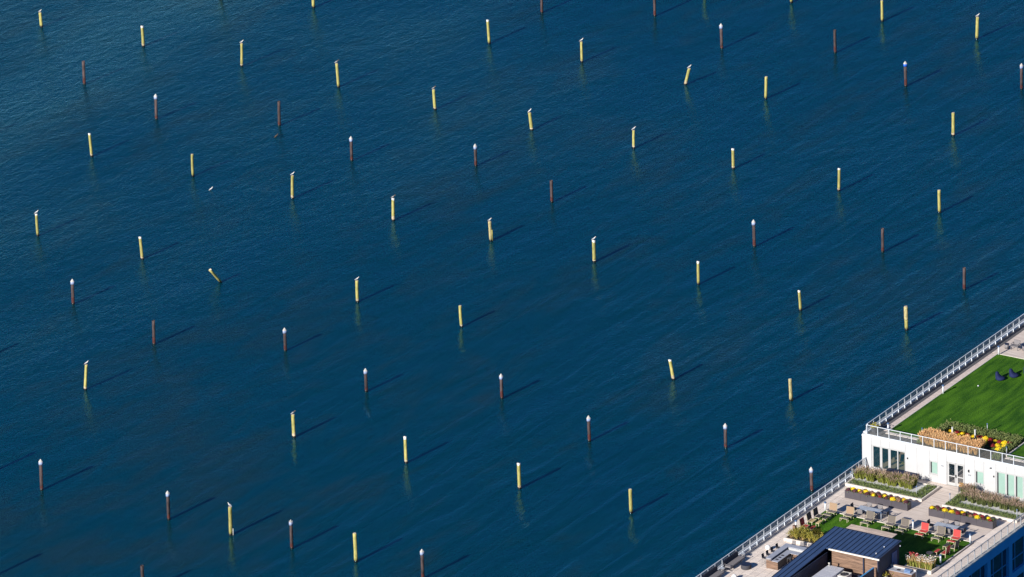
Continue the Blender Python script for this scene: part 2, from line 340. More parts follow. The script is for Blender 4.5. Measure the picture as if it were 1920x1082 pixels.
def gull(label, loc, heading, kind='w', group='gulls perched on the timber piles', legs=True, name='gull'):
    body, wing = {'w': ('feather_w', 'feather_g'), 'k': ('feather_d', 'feather_g'), 'b': ('feather_b', 'feather_b')}[kind]
    t = thing(name, label, 'gull' if name == 'gull' else 'duck', loc, heading, group)
    z0 = .03 if legs else -.03
    prof = [(-.27, .10, .012, .008), (-.20, .11, .035, .022), (-.10, .12, .075, .062), (.0, .13, .092, .085), (.09, .15, .085, .085), (.15, .20, .055, .06), (.175, .26, .042, .045), (.20, .30, .048, .048), (.235, .305, .038, .036), (.262, .30, .014, .013)]
    n = 10; prof = [(x, z + min(x, .12) * .42, ry, rz) for x, z, ry, rz in prof]; z0 += .03
    part('body', MB().rings([[(x, ry * math.cos(2 * math.pi * i / n), z0 + z + rz * math.sin(2 * math.pi * i / n)) for i in range(n)] for x, z, ry, rz in prof]), body, t, True)
    for s in (-1, 1):
        w = MB(); pr = [(.10, .055, .20, .01), (.04, .088, .185, .05), (-.08, .085, .125, .055), (-.18, .055, .06, .035), (-.28, .02, .01, .006)]
        w.rings([[(x, s * (y + .014 * math.cos(a)), z0 + z + r * math.sin(a)) for a in [2 * math.pi * i / 6 for i in range(6)]] for x, y, z, r in pr])
        part('wing', w, wing, t, True)
        if legs: part('leg', MB().bar((.01, s * .035, 0), (.01, s * .035, z0 + .06), .008, 5), 'bill', t)
    part('bill', MB().lathe([(.016, 0), (.012, .04), (.003, .065)], 6), 'bill', t).matrix_local = Matrix.Translation((.258, 0, z0 + .348)) @ Matrix.Rotation(R(97), 4, 'Y')
    t.scale = (.95, 1.05, 1.0)
    return t
HEAD = math.atan2(SIDE.y, SIDE.x)
PL = {'Yg': 'yellow timber mooring pile in the water with a white gull on top', 'Yk': 'yellow timber mooring pile in the water with a dusky bird on top',
      'Yw': 'upright yellow timber mooring pile with a white splashed top and no bird', 'Y': 'upright bare yellow timber mooring pile with a plain cut top',
      'S': 'open topped brown rusty steel pipe pile in the water', 'C': 'brown rusty pipe pile with a white pointed cap',
      'B': 'brown pipe pile whose white pointed cap has a bright blue sleeve', 'F': 'brown pipe pile whose pale cap has lost its point',
      'X': 'split grey timber pile with a stepped side slab and a gull on top', 'R': 'thick timber pile cracked across below its middle near the building',
      'Z': 'rotted timber pile with a ragged notched side near the building', 'Q': 'yellow timber pile with a loose white sliver at its foot and a gull on top'}
for i, (kd, x, y, h, ln, fl) in enumerate(PILES):
    rnd = random.Random(i * 13 + 5)
    lean = SIDE * ln + BACK * rnd.uniform(-.05, .05)
    wood = kd in 'YXRZQ'
    key = kd if kd != 'Y' else 'Y' + ('g' if 'g' in fl else 'k' if 'k' in fl else 'w' if 'w' in fl else '')
    lab = PL[key]; grp = {'Y': 'yellow timber mooring piles', 'S': 'open steel pipe piles', 'C': 'white capped pipe piles'}.get(kd)
    if abs(ln) > .3 and kd == 'Y': lab = 'yellow timber pile leaning to its right with a gull on top' if ln > 0 else 'bare yellow timber pile with a pale top leaning clearly to one side'; grp = None
    sp = {(-17.59, 20.21): 'white capped pipe pile standing close beside the terrace railing of the building', (-125.62, 84.19): 'open rusty pipe pile with a small brown duck floating at its foot', (-125.52, 65.89): 'bare yellow timber pile with a white gull floating near its foot', (-30.57, 76.76): 'open rusty pipe pile nearest the upper lawn roof of the building', (-31.33, 25.94): 'white capped pipe pile standing off the corner of the white wall'}.get((x, y))
    if sp: lab = sp
    t = thing('timber_pile' if wood else 'pipe_pile', lab, 'pile', (x, y, 0), 0, grp)
    if wood:
        r0 = rnd.uniform(.158, .203) + (.03 if kd in 'RX' else 0); r1 = r0 - rnd.uniform(0, .02); m = 'timber' if kd in 'YQ' else 'timber_old'
        wob = rnd.uniform(.01, .045)
        zs = [.20 + (h - .20) * k / 8 for k in range(9)]
        if kd == 'R':
            part('shaft', MB().rings(ringset([.2, .5, 1.0, h * .43], r0 * .95, r0 * .95, h, lean, .01, i)), 'timber', t, True)
            part('shaft', MB().rings(ringset([h * .43 + .05, h * .45 + .05, 1.8, h * .9, h - .08], r0 * 1.06, r0 * 1.06, h, lean, .01, i)), m, t, True)
            part('crack', MB().rings(ringset([h * .43 - .02, h * .43 + .08], r0 * .8, r0 * .8, h, lean, .01, i)), 'wet', t)
        else:
            part('shaft', MB().rings(ringset(zs, r0, r1, h, lean, wob, i)), m, t, True)
        if kd == 'X':
            o = SIDE * .16; part('side_slab', MB().rings([[(p[0] + o.x, p[1] + o.y, p[2]) for p in rr] for rr in ringset([.1, .7, h * .58], .12, .10, h, lean, .02, i + 1, 8)]), 'timber', t, True)
        if kd == 'Z':
            o = SIDE * -.14; part('rotten_slab', MB().rings([[(p[0] + o.x, p[1] + o.y, p[2]) for p in rr] for rr in ringset([h * .3, h * .42, h * .55, h * .62], .10, .07, h, lean, .05, i + 1, 7)]), 'wet', t, True)
            o = SIDE * .14; part('side_slab', MB().rings([[(p[0] + o.x, p[1] + o.y, p[2]) for p in rr] for rr in ringset([.0, .5, .8], .11, .06, h, lean, .03, i + 2, 8)]), 'timber', t, True)
        if kd == 'Q':
            o = SIDE * .24; part('sliver', MB().rings([[(p[0] + o.x, p[1] + o.y, p[2]) for p in rr] for rr in ringset([-.2, .3, .75], .075, .05, h, lean, .02, i + 1, 7)]), 'guano', t, True)
        part('wet_base', MB().rings(ringset([-2.5, -1, 0, .12, .18 + rnd.uniform(0, .05)], r0 * 1.02, r0 * 1.02, h, lean, wob if kd != 'R' else .01, i)), 'wet', t, True)
        if rnd.random() < .6 and kd in 'YQ':
            zt = rnd.uniform(.32, .6); rr = ringset([.19, zt * .6, zt], r0 * 1.012, r0 * 1.012, h, lean, wob, i); rr[2] = [(p[0], p[1], p[2] + rnd.uniform(-.10, .12)) for p in rr[2]]
            part('tide_band', MB().rings(rr, False, False), 'salt_band', t, True)
        top = ringset([h - .03, h + .012], r1 * .95, r1 * .86, h, lean, wob, i)
        part('end_grain', MB().rings(top), 'timber_end', t)
        if 'w' in fl:
            d = rnd.uniform(.10, .22)
            rr = ringset([h - d, h - d * .4, h + .02], r1 * 1.03, r1 * 1.03, h, lean, wob, i)
            rr[0] = [(p[0], p[1], p[2] + rnd.uniform(-.12, .10) * (d / .2)) for p in rr[0]]
            part('guano', MB().rings(rr, False, True), 'guano', t, True)
        tp = Vector((0, 0, 0)); tp.x = sum(p[0] for p in top[1]) / len(top[1]); tp.y = sum(p[1] for p in top[1]) / len(top[1])
        if 'g' in fl or 'k' in fl:
            hd = HEAD + rnd.uniform(-.7, .5) + (math.pi if kd == 'Q' else 0)
            gl = 'white gull perched on top of an upright yellow timber pile'
            gg = 'gulls perched on the timber piles'
            if 'k' in fl: gl = 'small dusky bird perched on top of a yellow timber pile'; gg = 'dusky birds perched on the timber piles'
            if abs(ln) > .3: gl = 'white gull perched on the yellow pile that leans to its right'; gg = None
            if kd == 'X': gl = 'white gull perched on the split timber pile with a stepped side'; gg = None
            if kd == 'Q': gl = 'white gull perched on the pile with a loose white sliver at its foot'; gg = None
            gull(gl, (x + tp.x, y + tp.y, h + .02), hd, 'k' if 'k' in fl else 'w', gg)
    else:
        r = .165 + rnd.uniform(0, .01); capped = kd in 'CBF'; hp = h - (.5 if capped else 0)
        n = 16
        if capped:
            part('pipe', MB().rings(ringset([.2, h * .3, h * .6, hp], r, r, h, lean, 0, i, n)), 'rust', t, True)
        else:
            part('pipe', MB().rings(ringset([.2, h * .4, h * .8, h], r, r, h, lean, 0, i, n) + ringset([h, h - .5], r * .86, r * .86, h, lean, 0, i, n), False, False), 'rust', t, True)
            part('pipe_interior', MB().rings(ringset([h - .52, h - .48], r * .85, r * .85, h, lean, 0, i, n)), 'pipe_in', t)
        zb = rnd.uniform(.35, .95)
        rr = ringset([.19, zb * .6, zb], r * 1.012, r * 1.012, h, lean, 0, i, n); rr[2] = [(p[0], p[1], p[2] + rnd.uniform(-.16, .16)) for p in rr[2]]
        part('rust_band', MB().rings(rr, False, False), 'rust_red', t, True)
        part('wet_base', MB().rings(ringset([-2.5, 0, .12, .17 + rnd.uniform(0, .05)], r * 1.03, r * 1.03, h, lean, 0, i, n)), 'wet', t, True)
        if capped:
            R1 = r + .048
            part('cap_sleeve', MB().rings(ringset([hp - .12, hp + .2], R1, R1, h, lean, 0, i, n)), 'cap_blue' if kd == 'B' else 'cap_sleeve', t, True)
            if kd == 'F':
                part('cap_rim', MB().rings(ringset([hp + .2, hp + .30], R1 * .98, R1 * .9, h, lean, 0, i, n)), 'cap', t)
                part('cap_stub', MB().rings(ringset([hp + .30, hp + .46], R1 * .5, R1 * .25, h, lean, 0, i, 7)), 'cap', t)
            else:
                part('cap_cone', MB().rings(ringset([hp + .19, hp + .22, hp + .5], R1 * 1.03, R1 * 1.03, h, lean, 0, i, n)[:2] + ringset([hp + .5], .03, .03, h, lean, 0, i, n)), 'cap', t)
# the pile that has fallen over sideways
t = thing('timber_pile', 'short yellow timber pile tipped far over with its cut end showing', 'pile', (-104.71, 40.19, 0))
ax = (SIDE * -1.05 - BACK * 1.45 + Vector((0, 0, 2.05)))
rr = ringset([.14 * 1, .5, 1.0, 1.6, 2.05], .19, .18, 2.05, ax - Vector((0, 0, 2.05)), .01, 91)
part('shaft', MB().rings(rr), 'timber', t, True)
part('wet_base', MB().rings(ringset([-1.5, 0, .1, .16], .195, .195, 2.05, ax - Vector((0, 0, 2.05)), .01, 91)), 'wet', t, True)
e = ax.normalized(); o = part('end_grain', MB().lathe([(.17, -.03), (.165, .015)], 12), 'timber_end', t)
o.matrix_local = Matrix.Translation(Vector((ax.x, ax.y, 2.05))) @ e.to_track_quat('Z', 'Y').to_matrix().to_4x4()
# birds on the water
gull('white gull floating alone on the open water', (-121.28, 63.2, .0), HEAD + .3, 'w', None, False)
gull('small brown duck floating beside an open rusty pipe pile', (-123.94, 80.95, .0), HEAD + .5, 'b', None, False, 'duck')

# ---------------------------------------------------------------- the building
bld = thing('waterfront_building', 'long waterfront building with white roof pavilion wall, roof terrace and blue window facade', 'building', (0, 0, 0))
Y0, Y1, XW = -46.0, 42.0, 21.3
part('base_block', MB().prism([(.12, Y0), (20.9, Y0), (20.9, Y1), (.12, Y1)], -3.0, T - .30), 'wall_core', bld)
for a, b, c in ((.12, 1.0, .12), (5.06, 20.9, .12), (1.0, 5.06, 5.0)): part('upper_block', box(a + .001, c, T - .298, b - .001, Y1 - .1, UPR - .02), 'wall_core', bld)
part('room_ceiling', box(1.0, .12, T + 2.75, 5.06, 4.99, UPR - .02), 'room', bld); part('room_floor', box(1.0, .12, T - .298, 5.06, 4.99, T + .06), 'room_floor', bld); part('room_back', box(1.0, 4.95, T + .061, 5.06, 4.99, T + 2.749), 'room', bld)
part('water_side_wall', box(0, Y0, -3, .12, Y1, T - .302), 'wall', bld)
part('water_side_wall', box(0, .12, T - .298, .12, Y1, UPR + .12), 'wall', bld)
# right hand facade: fascia, piers, sill bands, mullions, panes
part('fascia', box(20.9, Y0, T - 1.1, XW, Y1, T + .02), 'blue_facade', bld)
for lv in range(3):
    zt = T - 1.1 - lv * 3.9; zb = zt - 3.2
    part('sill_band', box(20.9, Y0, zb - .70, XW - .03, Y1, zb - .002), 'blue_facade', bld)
piers = [-8.06 + 4.45 * k for k in range(-8, 12)]
for k, py in enumerate(piers):
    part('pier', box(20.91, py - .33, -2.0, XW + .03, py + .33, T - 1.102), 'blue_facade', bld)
    if k == len(piers) - 1 or py > 8: continue
    a, b = py + .33, py + 4.45 - .33
    for lv in range(2):
        zt = T - 1.1 - lv * 3.9; zb = zt - 3.2
        w = part('window', box(20.92, a, zb, 20.95, b, zt), 'reveal', bld)
        c1, c2 = a + (b - a) * .27, a + (b - a) * .75; ztr = zt - 1.95
        for (p, q) in ((a + .04, c1 - .05), (c1 + .05, c2 - .05), (c2 + .05, b - .04)):
            part('pane', box(20.96, p, ztr + .05, 20.99, q, zt - .04), 'facade_glass', w)
            part('pane', box(20.96, p, zb + .05, 20.99, q, ztr - .05), 'facade_glass', w)
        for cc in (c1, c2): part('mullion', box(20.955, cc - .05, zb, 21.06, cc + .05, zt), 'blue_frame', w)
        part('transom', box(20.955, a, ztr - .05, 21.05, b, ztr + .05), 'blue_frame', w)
# white wall: a run of panels, split around the openings
H = 3.42
def wpanel(x0, x1, z0, z1): part('wall_panel', box(x0 + .008, 0, T + z0 + .006, x1 - .008, .118, T + z1 - .006), 'wall', bld)
def column(x0, x1, holes=()):
    z = 0
    for (a, b) in holes: 
        if a - z > .05: wpanel(x0, x1, z, a)
        z = b
    wpanel(x0, x1, z, H)
for a, b, hs in [(0, 1.08, ()), (1.08, 2.17, ((.12, 2.62),)), (2.17, 3.14, ((.12, 2.62),)), (3.14, 4.98, ((.12, 2.62),)), (4.98, 6.3, ()), (6.3, 7.72, ()), (7.72, 8.70, ((.80, 2.26),)), (8.70, 9.68, ()),
                 (9.68, 11.72, ((0, 2.52),)), (11.72, 12.9, ()), (12.9, 13.94, ((.76, 2.24),)), (13.94, 15.28, ()), (15.28, 16.45, ((.12, 2.62),)), (16.45, 17.45, ((.12, 2.62),)), (17.45, 19.4, ((.12, 2.62),)), (19.4, 21.3, ())]:
    column(a, b, hs)
def window(x0, x1, z0, z1, panes, glass, name='window'):
    w = part(name, box(x0 + .01, .101 if glass == 'glass_clear' else .085, T + z0 + .01, x1 - .01, .118, T + (z0 + .10 if glass == 'glass_clear' else z1 - .01)), 'reveal', bld)
    xs = [x0 + .012]
    for (a, b) in panes:
        part('frame', box(xs[-1], .02, T + z0 + .012, a, .10, T + z1 - .012), 'frame', w)
        part('frame', box(a + .001, .022, T + z0 + .012, b - .001, .10, T + z0 + .13), 'frame', w)
        part('frame', box(a + .001, .022, T + z1 - .12, b - .001, .10, T + z1 - .012), 'frame', w)
        if glass == 'glass_green':
            part('pane', box(a + .14, .070, T + z0 + .131, b - .002, .084, T + z1 - .121), glass, w)
        else:
            part('pane', box(a + .002, .060, T + z0 + .131, b - .002, .084, T + z1 - .121), glass, w)
        xs.append(b)
    part('frame', box(xs[-1], .02, T + z0 + .012, x1 - .012, .10, T + z1 - .012), 'frame', w)
    return w
window(1.08, 4.98, .12, 2.62, [(1.29, 2.04), (2.31, 3.00), (3.28, 4.03), (4.15, 4.89)], 'glass_clear')
window(7.72, 8.70, .80, 2.26, [(7.84, 8.62)], 'glass_green')
window(12.9, 13.94, .76, 2.24, [(13.02, 13.86)], 'glass_green')
window(15.28, 19.4, .12, 2.62, [(15.42, 16.32), (16.52, 17.34), (17.54, 18.32), (18.46, 19.24)], 'glass_green')
for x0, x1 in ((9.76, 10.70), (10.74, 11.66)):
    d = part('door', box(x0, .05, T + .02, x1, .11, T + 2.48), 'frame', bld)
    part('pane', box(x0 + .19, .035, T + 1.10, x1 - .12, .051, T + 2.34), 'glass_dark', d)
    part('pane', box(x0 + .19, .035, T + .34, x1 - .12, .051, T + .98), 'glass_dark', d)
part('door_frame', box(9.69, .015, T, 9.755, .11, T + 2.5), 'frame', bld)
part('door_handle', box(10.66, .0, T + .95, 10.70, .049, T + 1.25), 'black', bld)
part('door_handle', box(10.76, .0, T + .95, 10.80, .049, T + 1.25), 'black', bld)
# coping of the upper roof
for k in range(14): part('coping_front', box(k * 1.525 + .004, -.04, T + H + .0, (k + 1) * 1.525 - .004, .34, UPR + .06), 'coping', bld)
for k in range(21): part('coping_side', box(-.04, .345 + k * 1.95, UPR - .02, .36, .345 + (k + 1) * 1.95 - .008, UPR + .22), 'coping', bld)
for k in range(23): part('coping_side', box(-.04, -45.9 + k * 1.99, T - .28, .36, -45.9 + (k + 1) * 1.99 - .008, T + .22), 'coping', bld)
for k in range(28): part('coping_right', box(20.95, -45.9 + k * 1.635, T + .021, 21.44, -45.9 + (k + 1) * 1.635 - .02, T + .12), 'gutter', bld)
for k in range(20): part('coping_right', box(20.95, .4 + k * 2.0, UPR - .3, 21.36, .4 + (k + 1) * 2.0 - .02, UPR + .12), 'gutter', bld)
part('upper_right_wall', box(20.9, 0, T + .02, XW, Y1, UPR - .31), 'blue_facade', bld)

# ---------------------------------------------------------------- floors
structure('terrace_deck', box(.36, Y0, T - .3, 20.95, 0, T - .03), 'paver_joint')
dk = bpy.data.objects['terrace_deck']
structure('upper_roof_deck', box(.36, .34, UPR - .02, 20.95, Y1 - .1, UPR), 'gravel')
ud = bpy.data.objects['upper_roof_deck']
pv = {}
def pavers(x0, x1, y0, y1, nx, ny, parent, z0, z1, m='paver', name='paver', g=.012):
    dx, dy = (x1 - x0) / nx, (y1 - y0) / ny; key = (round(dx, 3), round(dy, 3), m)
    if key not in pv: pv[key] = box(g, g, 0, dx - g, dy - g, z1 - z0).mesh(name, M[m])
    for i in range(nx):
        for j in range(ny): link(name, pv[key], parent, (x0 + i * dx, y0 + j * dy, z0 + random.uniform(0, .003)))
# gravel margin, pavers and boards of the terrace
part('gravel_margin', box(.37, Y0, T - .029, 1.0, -.01, T - .008), 'margin', dk)
pavers(1.0, 2.2, -19.5, -5.2, 2, 12, dk, T - .029, T)
pavers(1.0, 8.2, -33.6, -19.5, 9, 14, dk, T - .029, T)
pavers(19.1, 20.94, -34, -5.2, 2, 20, dk, T - .029, T)
part('deck_boards', box(2.2, -11.35, T - .029, 19.09, -5.2, T), 'wood_deck', dk)
part('deck_boards', box(1.0, -5.19, T - .029, 20.94, -.01, T), 'wood_deck', dk)
part('paving', box(8.21, -34, T - .029, 19.09, -19.9, T - .003), 'paver', dk)
part('paving', box(1.0, -46, T - .029, 20.94, -34.01, T - .003), 'paver', dk)
def lawn(x0, y0, x1, y1, z, label, parent=None):
    o = structure('lawn', box(x0, y0, z - .02, x1, y1, z + .05), 'lawn'); return o
def curb(p, q, z, w=.12, h=.10, m='curb', parent=None, name='curb'):
    (x0, y0), (x1, y1) = p, q
    return part(name, box(min(x0, x1) - (w / 2 if x0 == x1 else 0), min(y0, y1) - (w / 2 if y0 == y1 else 0), z, max(x0, x1) + (w / 2 if x0 == x1 else 0), max(y0, y1) + (w / 2 if y0 == y1 else 0), z + h), m, parent)
lawn(2.3, -19.4, 18.85, -11.5, T, '')
for a, b in [((2.2, -11.42), (3.0, -11.42)), ((3.8, -11.42), (5.0, -11.42)), ((5.0, -11.42), (12.0, -11.42)), ((12.0, -11.42), (18.98, -11.42)), ((2.24, -17.4), (2.24, -11.5)), ((18.92, -20.0), (18.92, -11.5))]:
    curb(a, b, T - .02, .13, .12, 'curb', dk)
# upper roof: boards, curb, lawns
for k in range(60): 
    part('walk_board', box(1.25, 1.95 + k * .382, UPR + .002, 1.86, 1.95 + (k + 1) * .382 - .012, UPR + .035), 'wood_deck_y', ud)
part('patio_boards', box(1.25, 25.0, UPR + .002, 20.9, 41, UPR + .035), 'wood_deck', ud)
part('gravel_margin', box(.37, .4, UPR + .001, 1.24, 41, UPR + .012), 'gravel', ud); curb((1.92, 1.95), (1.92, 24.9), UPR + .001, .12, .09, 'curb', ud); curb((1.86, 24.95), (20.9, 24.95), UPR + .001, .10, .09, 'curb', ud)
for x0, x1, n in ((1.9, 5.9, 4), (15.6, 20.8, 5)):
    for k in range(n): part('edge_slab', box(x0 + k * (x1 - x0) / n, 1.35, UPR + .001, x0 + (k + 1) * (x1 - x0) / n - .03, 1.78, UPR + .06), 'curb', ud)
pavers(.75, 5.9, .42, 1.32, 5, 1, ud, UPR + .001, UPR + .03, 'gravel', 'ballast_tile', .02); pavers(15.6, 20.9, .42, 1.32, 5, 1, ud, UPR + .001, UPR + .03, 'gravel', 'ballast_tile', .02)
lawn(1.99, 1.80, 5.95, 24.9, UPR, ''); lawn(5.95, 6.35, 20.8, 24.9, UPR, ''); lawn(15.55, 1.80, 20.8, 6.35, UPR, '')
curb((15.48, 1.85), (15.48, 6.3), UPR + .001, .13, .16, 'curb', ud)

# ---------------------------------------------------------------- railings
def railing(label, p, q, z, n, ztop, pz0, pz1, mpan, mrail, foot=0.0, rail='rail'):
    a, b = Vector((*p, z)), Vector((*q, z)); d = (b - a) / n; u = d.normalized(); nn = Vector((-u.y, u.x, 0))
    t = thing('railing', label, 'railing', a, math.atan2(d.y, d.x)); L = d.length
    part('top_rail', box(-.04, -.035, ztop - .045, L * n + .04, .035, ztop), rail, t)
    part('bottom_rail', box(0, -.018, pz0 - .035, L * n, .018, pz0), mrail, t)
    pm = box(-.028, -.045, foot, .028, .04, ztop - .046).mesh('post', M[mrail]); gm = box(.03, -.006, pz0 + .002, L - .03, .006, pz1).mesh('panel', M[mpan])
    fm = box(-.045, -.05, foot, .045, .05, foot + .015).mesh('post_foot', M[mrail])
    for k in range(n + 1):
        o = link('post', pm, t, (k * L, 0, 0)); link('post_foot', fm, o, (0, 0, 0))
        if k < n: link('panel', gm, t, (k * L, 0, 0))
    return t
railing('water side railing with grey mesh panels along the upper lawn roof', (.45, .35), (.45, 40), UPR, 31, 1.18, .46, 1.10, 'mesh', 'rail', .0)
railing('water side railing with grey mesh panels along the lower terrace', (.45, -45), (.45, -.12), T, 33, 1.18, .46, 1.10, 'mesh', 'rail', .0)
railing('white railing with clear panes above the white pavilion wall', (.45, .18), (21.1, .18), UPR, 16, 1.12, .10, 1.05, 'clear', 'rail', .06)
railing('railing with pale panels along the terrace edge above the blue facade', (21.16, -45), (21.16, -.2), T, 33, 1.18, .16, 1.12, 'mesh_l', 'rail_d', .12, 'rail_d')

# ---------------------------------------------------------------- small things on the white wall
def wall_thing(name, label, cat, x, z, parts):
    t = thing(name, label, cat, (x, -.005, T + z))
    for n, a, m in parts: part(n, box(*a), m, t)
for x, lab in ((5.25, 'small dark wall lamp beside the four pane window'), (15.08, 'small dark wall lamp left of the pale green window row')):
    wall_thing('wall_lamp', lab, 'lamp', x, 1.98, [('back_plate', (-.05, -.03, -.08, .05, 0, .08), 'grey_furn'), ('lamp_body', (-.04, -.12, -.06, .04, -.031, .10), 'black')])
wall_thing('wall_lamp', 'tilted grey wall spotlight left of the double door', 'lamp', 9.2, 1.95, [('back_plate', (-.05, -.03, -.05, .05, 0, .05), 'grey_furn'), ('lamp_body', (-.13, -.10, -.03, .12, -.031, .06), 'rail_d')])
wall_thing('wall_lamp', 'dark wall lantern right of the double door', 'lamp', 12.24, 1.95, [('back_plate', (-.06, -.03, -.12, .06, 0, .06), 'grey_furn'), ('lamp_body', (-.05, -.14, -.03, .05, -.031, .20), 'black')])
wall_thing('wall_plaque', 'small grey plaque under the lantern by the double door', 'sign', 12.3, 1.55, [('plate', (-.14, -.02, -.05, .14, 0, .05), 'rail_d'), ('border', (-.16, -.012, -.07, .16, -.001, .07), 'grey_furn')])
wall_thing('wall_sign', 'small cream square sign above the double door', 'sign', 10.72, 2.85, [('board', (-.12, -.03, -.12, .12, 0, .12), 'sign'), ('backing', (-.13, -.012, -.13, .13, -.001, .13), 'wall')])
wall_thing('security_camera', 'small dark security camera high on the white wall', 'camera', 14.76, 2.88, [('bracket', (-.03, -.10, -.02, .03, 0, .03), 'rail_d'), ('camera_body', (-.05, -.22, -.05, .05, -.101, .04), 'black')])

# ---------------------------------------------------------------- planting
def blades(n, h, spread, rnd, w=.022, droop=.35, r0=.12):
    mb = MB()
    for _ in range(n):
        a = rnd.uniform(0, 6.283); r = rnd.uniform(0, r0); hh = h * rnd.uniform(.65, 1.05); sp = spread * rnd.uniform(.2, 1)
        c, s = math.cos(a), math.sin(a); pw = rnd.uniform(0, 6.283); wx, wy = math.cos(pw) * w, math.sin(pw) * w
        x0, y0 = c * r, s * r; x1, y1 = x0 + c * sp * .45, y0 + s * sp * .45; x2, y2 = x0 + c * sp, y0 + s * sp
        mb.add([(x0 - wx, y0 - wy, 0), (x0 + wx, y0 + wy, 0), (x1 + wx, y1 + wy, hh * .7), (x1 - wx, y1 - wy, hh * .7), (x2, y2, hh * (1 - droop * rnd.random() * .5))], [(0, 1, 2, 3), (3, 2, 4)])
    return mb
def plumes(n, h, spread, rnd, ln=.26, w=.020):
    mb = MB()
    for _ in range(n):
        a = rnd.uniform(0, 6.283); sp = spread * rnd.uniform(.15, 1.1); hh = h * rnd.uniform(.62, 1.05); c, s = math.cos(a), math.sin(a)
        b = Vector((c * sp, s * sp, hh)); d = Vector((c * .35, s * .35, 1)).normalized() * ln * rnd.uniform(.7, 1.2); u = Vector((-s, c, 0)) * w; v = d.cross(u).normalized() * w
        mid = b + d * .45
        mb.add([tuple(b), tuple(mid + u), tuple(mid - u), tuple(mid + v), tuple(mid - v), tuple(b + d)], [(0, 1, 5, 2), (0, 3, 5, 4)])
    return mb
def leafcloud(n, fn, rnd, s=.05):
    mb = MB()
    for _ in range(n):
        p = Vector(fn(rnd)); a = Vector((rnd.gauss(0, 1), rnd.gauss(0, 1), rnd.gauss(0, .6))).normalized(); b = a.orthogonal().normalized(); k = s * rnd.uniform(.6, 1.3)
        mb.add([tuple(p - a * k), tuple(p + b * k * .6), tuple(p + a * k), tuple(p - b * k * .6)], [(0, 1, 2, 3)])
    return mb
def make_grass(name, label, cat, bl, pl, h, rnd, nb=210, npl=62):
    t = thing(name, label, cat)
    part('blades', blades(nb, h * .94, .44, rnd, .022, .35, .17), bl, t); part('plumes', plumes(npl, h * .84, .40, rnd), pl, t)
    return t
gp = [make_grass('ornamental_grass', '', 'grass', 'grass_blade', 'plume_pink', 1.15, random.Random(k)) for k in range(3)]
gd = [make_grass('ornamental_grass', '', 'grass', 'grass_dark', 'plume_pink', 1.10, random.Random(k + 9)) for k in range(3)]
gt = [make_grass('ornamental_grass', '', 'grass', 'plume_tan', 'plume_peach', 1.08, random.Random(k + 19), 200, 230) for k in range(3)]
rg = random.Random(4)
for k in range(22):
    x = 1.2 + (k % 11) * .60 + rg.uniform(-.12, .12); y = -3.0 + (k // 11) * .75 + rg.uniform(-.15, .15)
    o = instance(gp[k % 3], USED, (x, y, T + .1), rg.uniform(0, 6), 'pink plumed green grass clump in the white edged bed by the four pane window', 'pink plumed grasses in the window bed'); o.scale = (1, 1, rg.uniform(.85, 1.12))
for k in range(24):
    x = 13.3 + (k % 12) * .60 + rg.uniform(-.12, .12); y = -3.0 + (k // 12) * .7 + rg.uniform(-.15, .15)
    o = instance(gd[k % 3], USED, (x, y, T + .1), rg.uniform(0, 6), 'dull green pink plumed grass clump in the bed right of the double door', 'pink plumed grasses right of the door'); o.scale = (1, 1, rg.uniform(.85, 1.12))
for x, y in ((12.95, -1.6), (13.35, -1.3), (12.7, -1.9)):
    o = instance(gd[1], USED, (x, y, T + .1), rg.uniform(0, 6), 'dull grass clump standing beside the dark pot by the double door', 'grasses beside the dark pot'); o.scale = (1, 1, 1.1)
for k in range(45):
    x = 6.55 + (k % 15) * .43 + rg.uniform(-.1, .1); y = .80 + (k // 15) * .55 + rg.uniform(-.15, .15) 
    o = instance(gt[k % 3], USED, (x, y, UPR + .1), rg.uniform(0, 6), 'orange tan ornamental grass clump in the upper roof bed behind the railing', 'orange tan grasses on the upper roof'); o.scale = (1, 1, rg.uniform(.8, 1.1))
# beds
def bed(name, x0, y0, x1, y1, z, label, fill='soil', h=.26, top=True, w=.18):
    t = thing(name, label, 'planting bed', ((x0 + x1) / 2, (y0 + y1) / 2, z)); cx, cy = (x0 + x1) / 2, (y0 + y1) / 2
    a, b, c, d = x0 - cx, y0 - cy, x1 - cx, y1 - cy
    part('curb_front', box(a, b, 0, c, b + w, h), 'curb', t); part('curb_back', box(a, d - w * .6, 0, c, d, h), 'curb', t)
    part('curb_end', box(a, b + w + .001, 0, a + w * .8, d - w * .6 - .001, h), 'curb', t); part('curb_end', box(c - w * .8, b + w + .001, 0, c, d - w * .6 - .001, h), 'curb', t)
    part('fill', box(a + w * .8 + .001, b + w + .001, 0, c - w * .8 - .001, d - w * .6 - .001, h - .10), fill, t)
    return t
def cover(name, label, regions, n, m, z, hh, s=.06, seed=3):
    area = [(b - a) * (d - c) for a, c, b, d in regions]; tot = sum(area)
    def fn(r):
        k = r.choices(range(len(regions)), area)[0]; a, c, b, d = regions[k]; return (r.uniform(a, b), r.uniform(c, d), z + abs(r.gauss(0, hh)))
    o = part(name, leafcloud(n, fn, random.Random(seed), s), m, None); return tag(o, label, 'ground cover', None, 'stuff')
bed('planting_bed', .85, -5.0, 9.6, -1.25, T, 'white edged bed of pink plumed grasses by the four pane window', 'stone_white')
bed('planting_bed', 12.0, -5.15, 20.45, -.8, T, 'pale edged bed of dull pink grasses right of the double door', 'stone_white')
cover('ground_cover', 'low green ground cover round the grasses by the four pane window', [(1.05, -4.8, 8.9, -3.75), (8.2, -4.6, 9.4, -1.4)], 5200, 'sedum', T + .14, .12)
cover('ground_cover', 'low green ground cover round the grasses right of the double door', [(12.2, -4.9, 13.1, -1.6), (12.2, -4.9, 20.2, -3.9)], 5200, 'sedum', T + .14, .12, .06, 5)
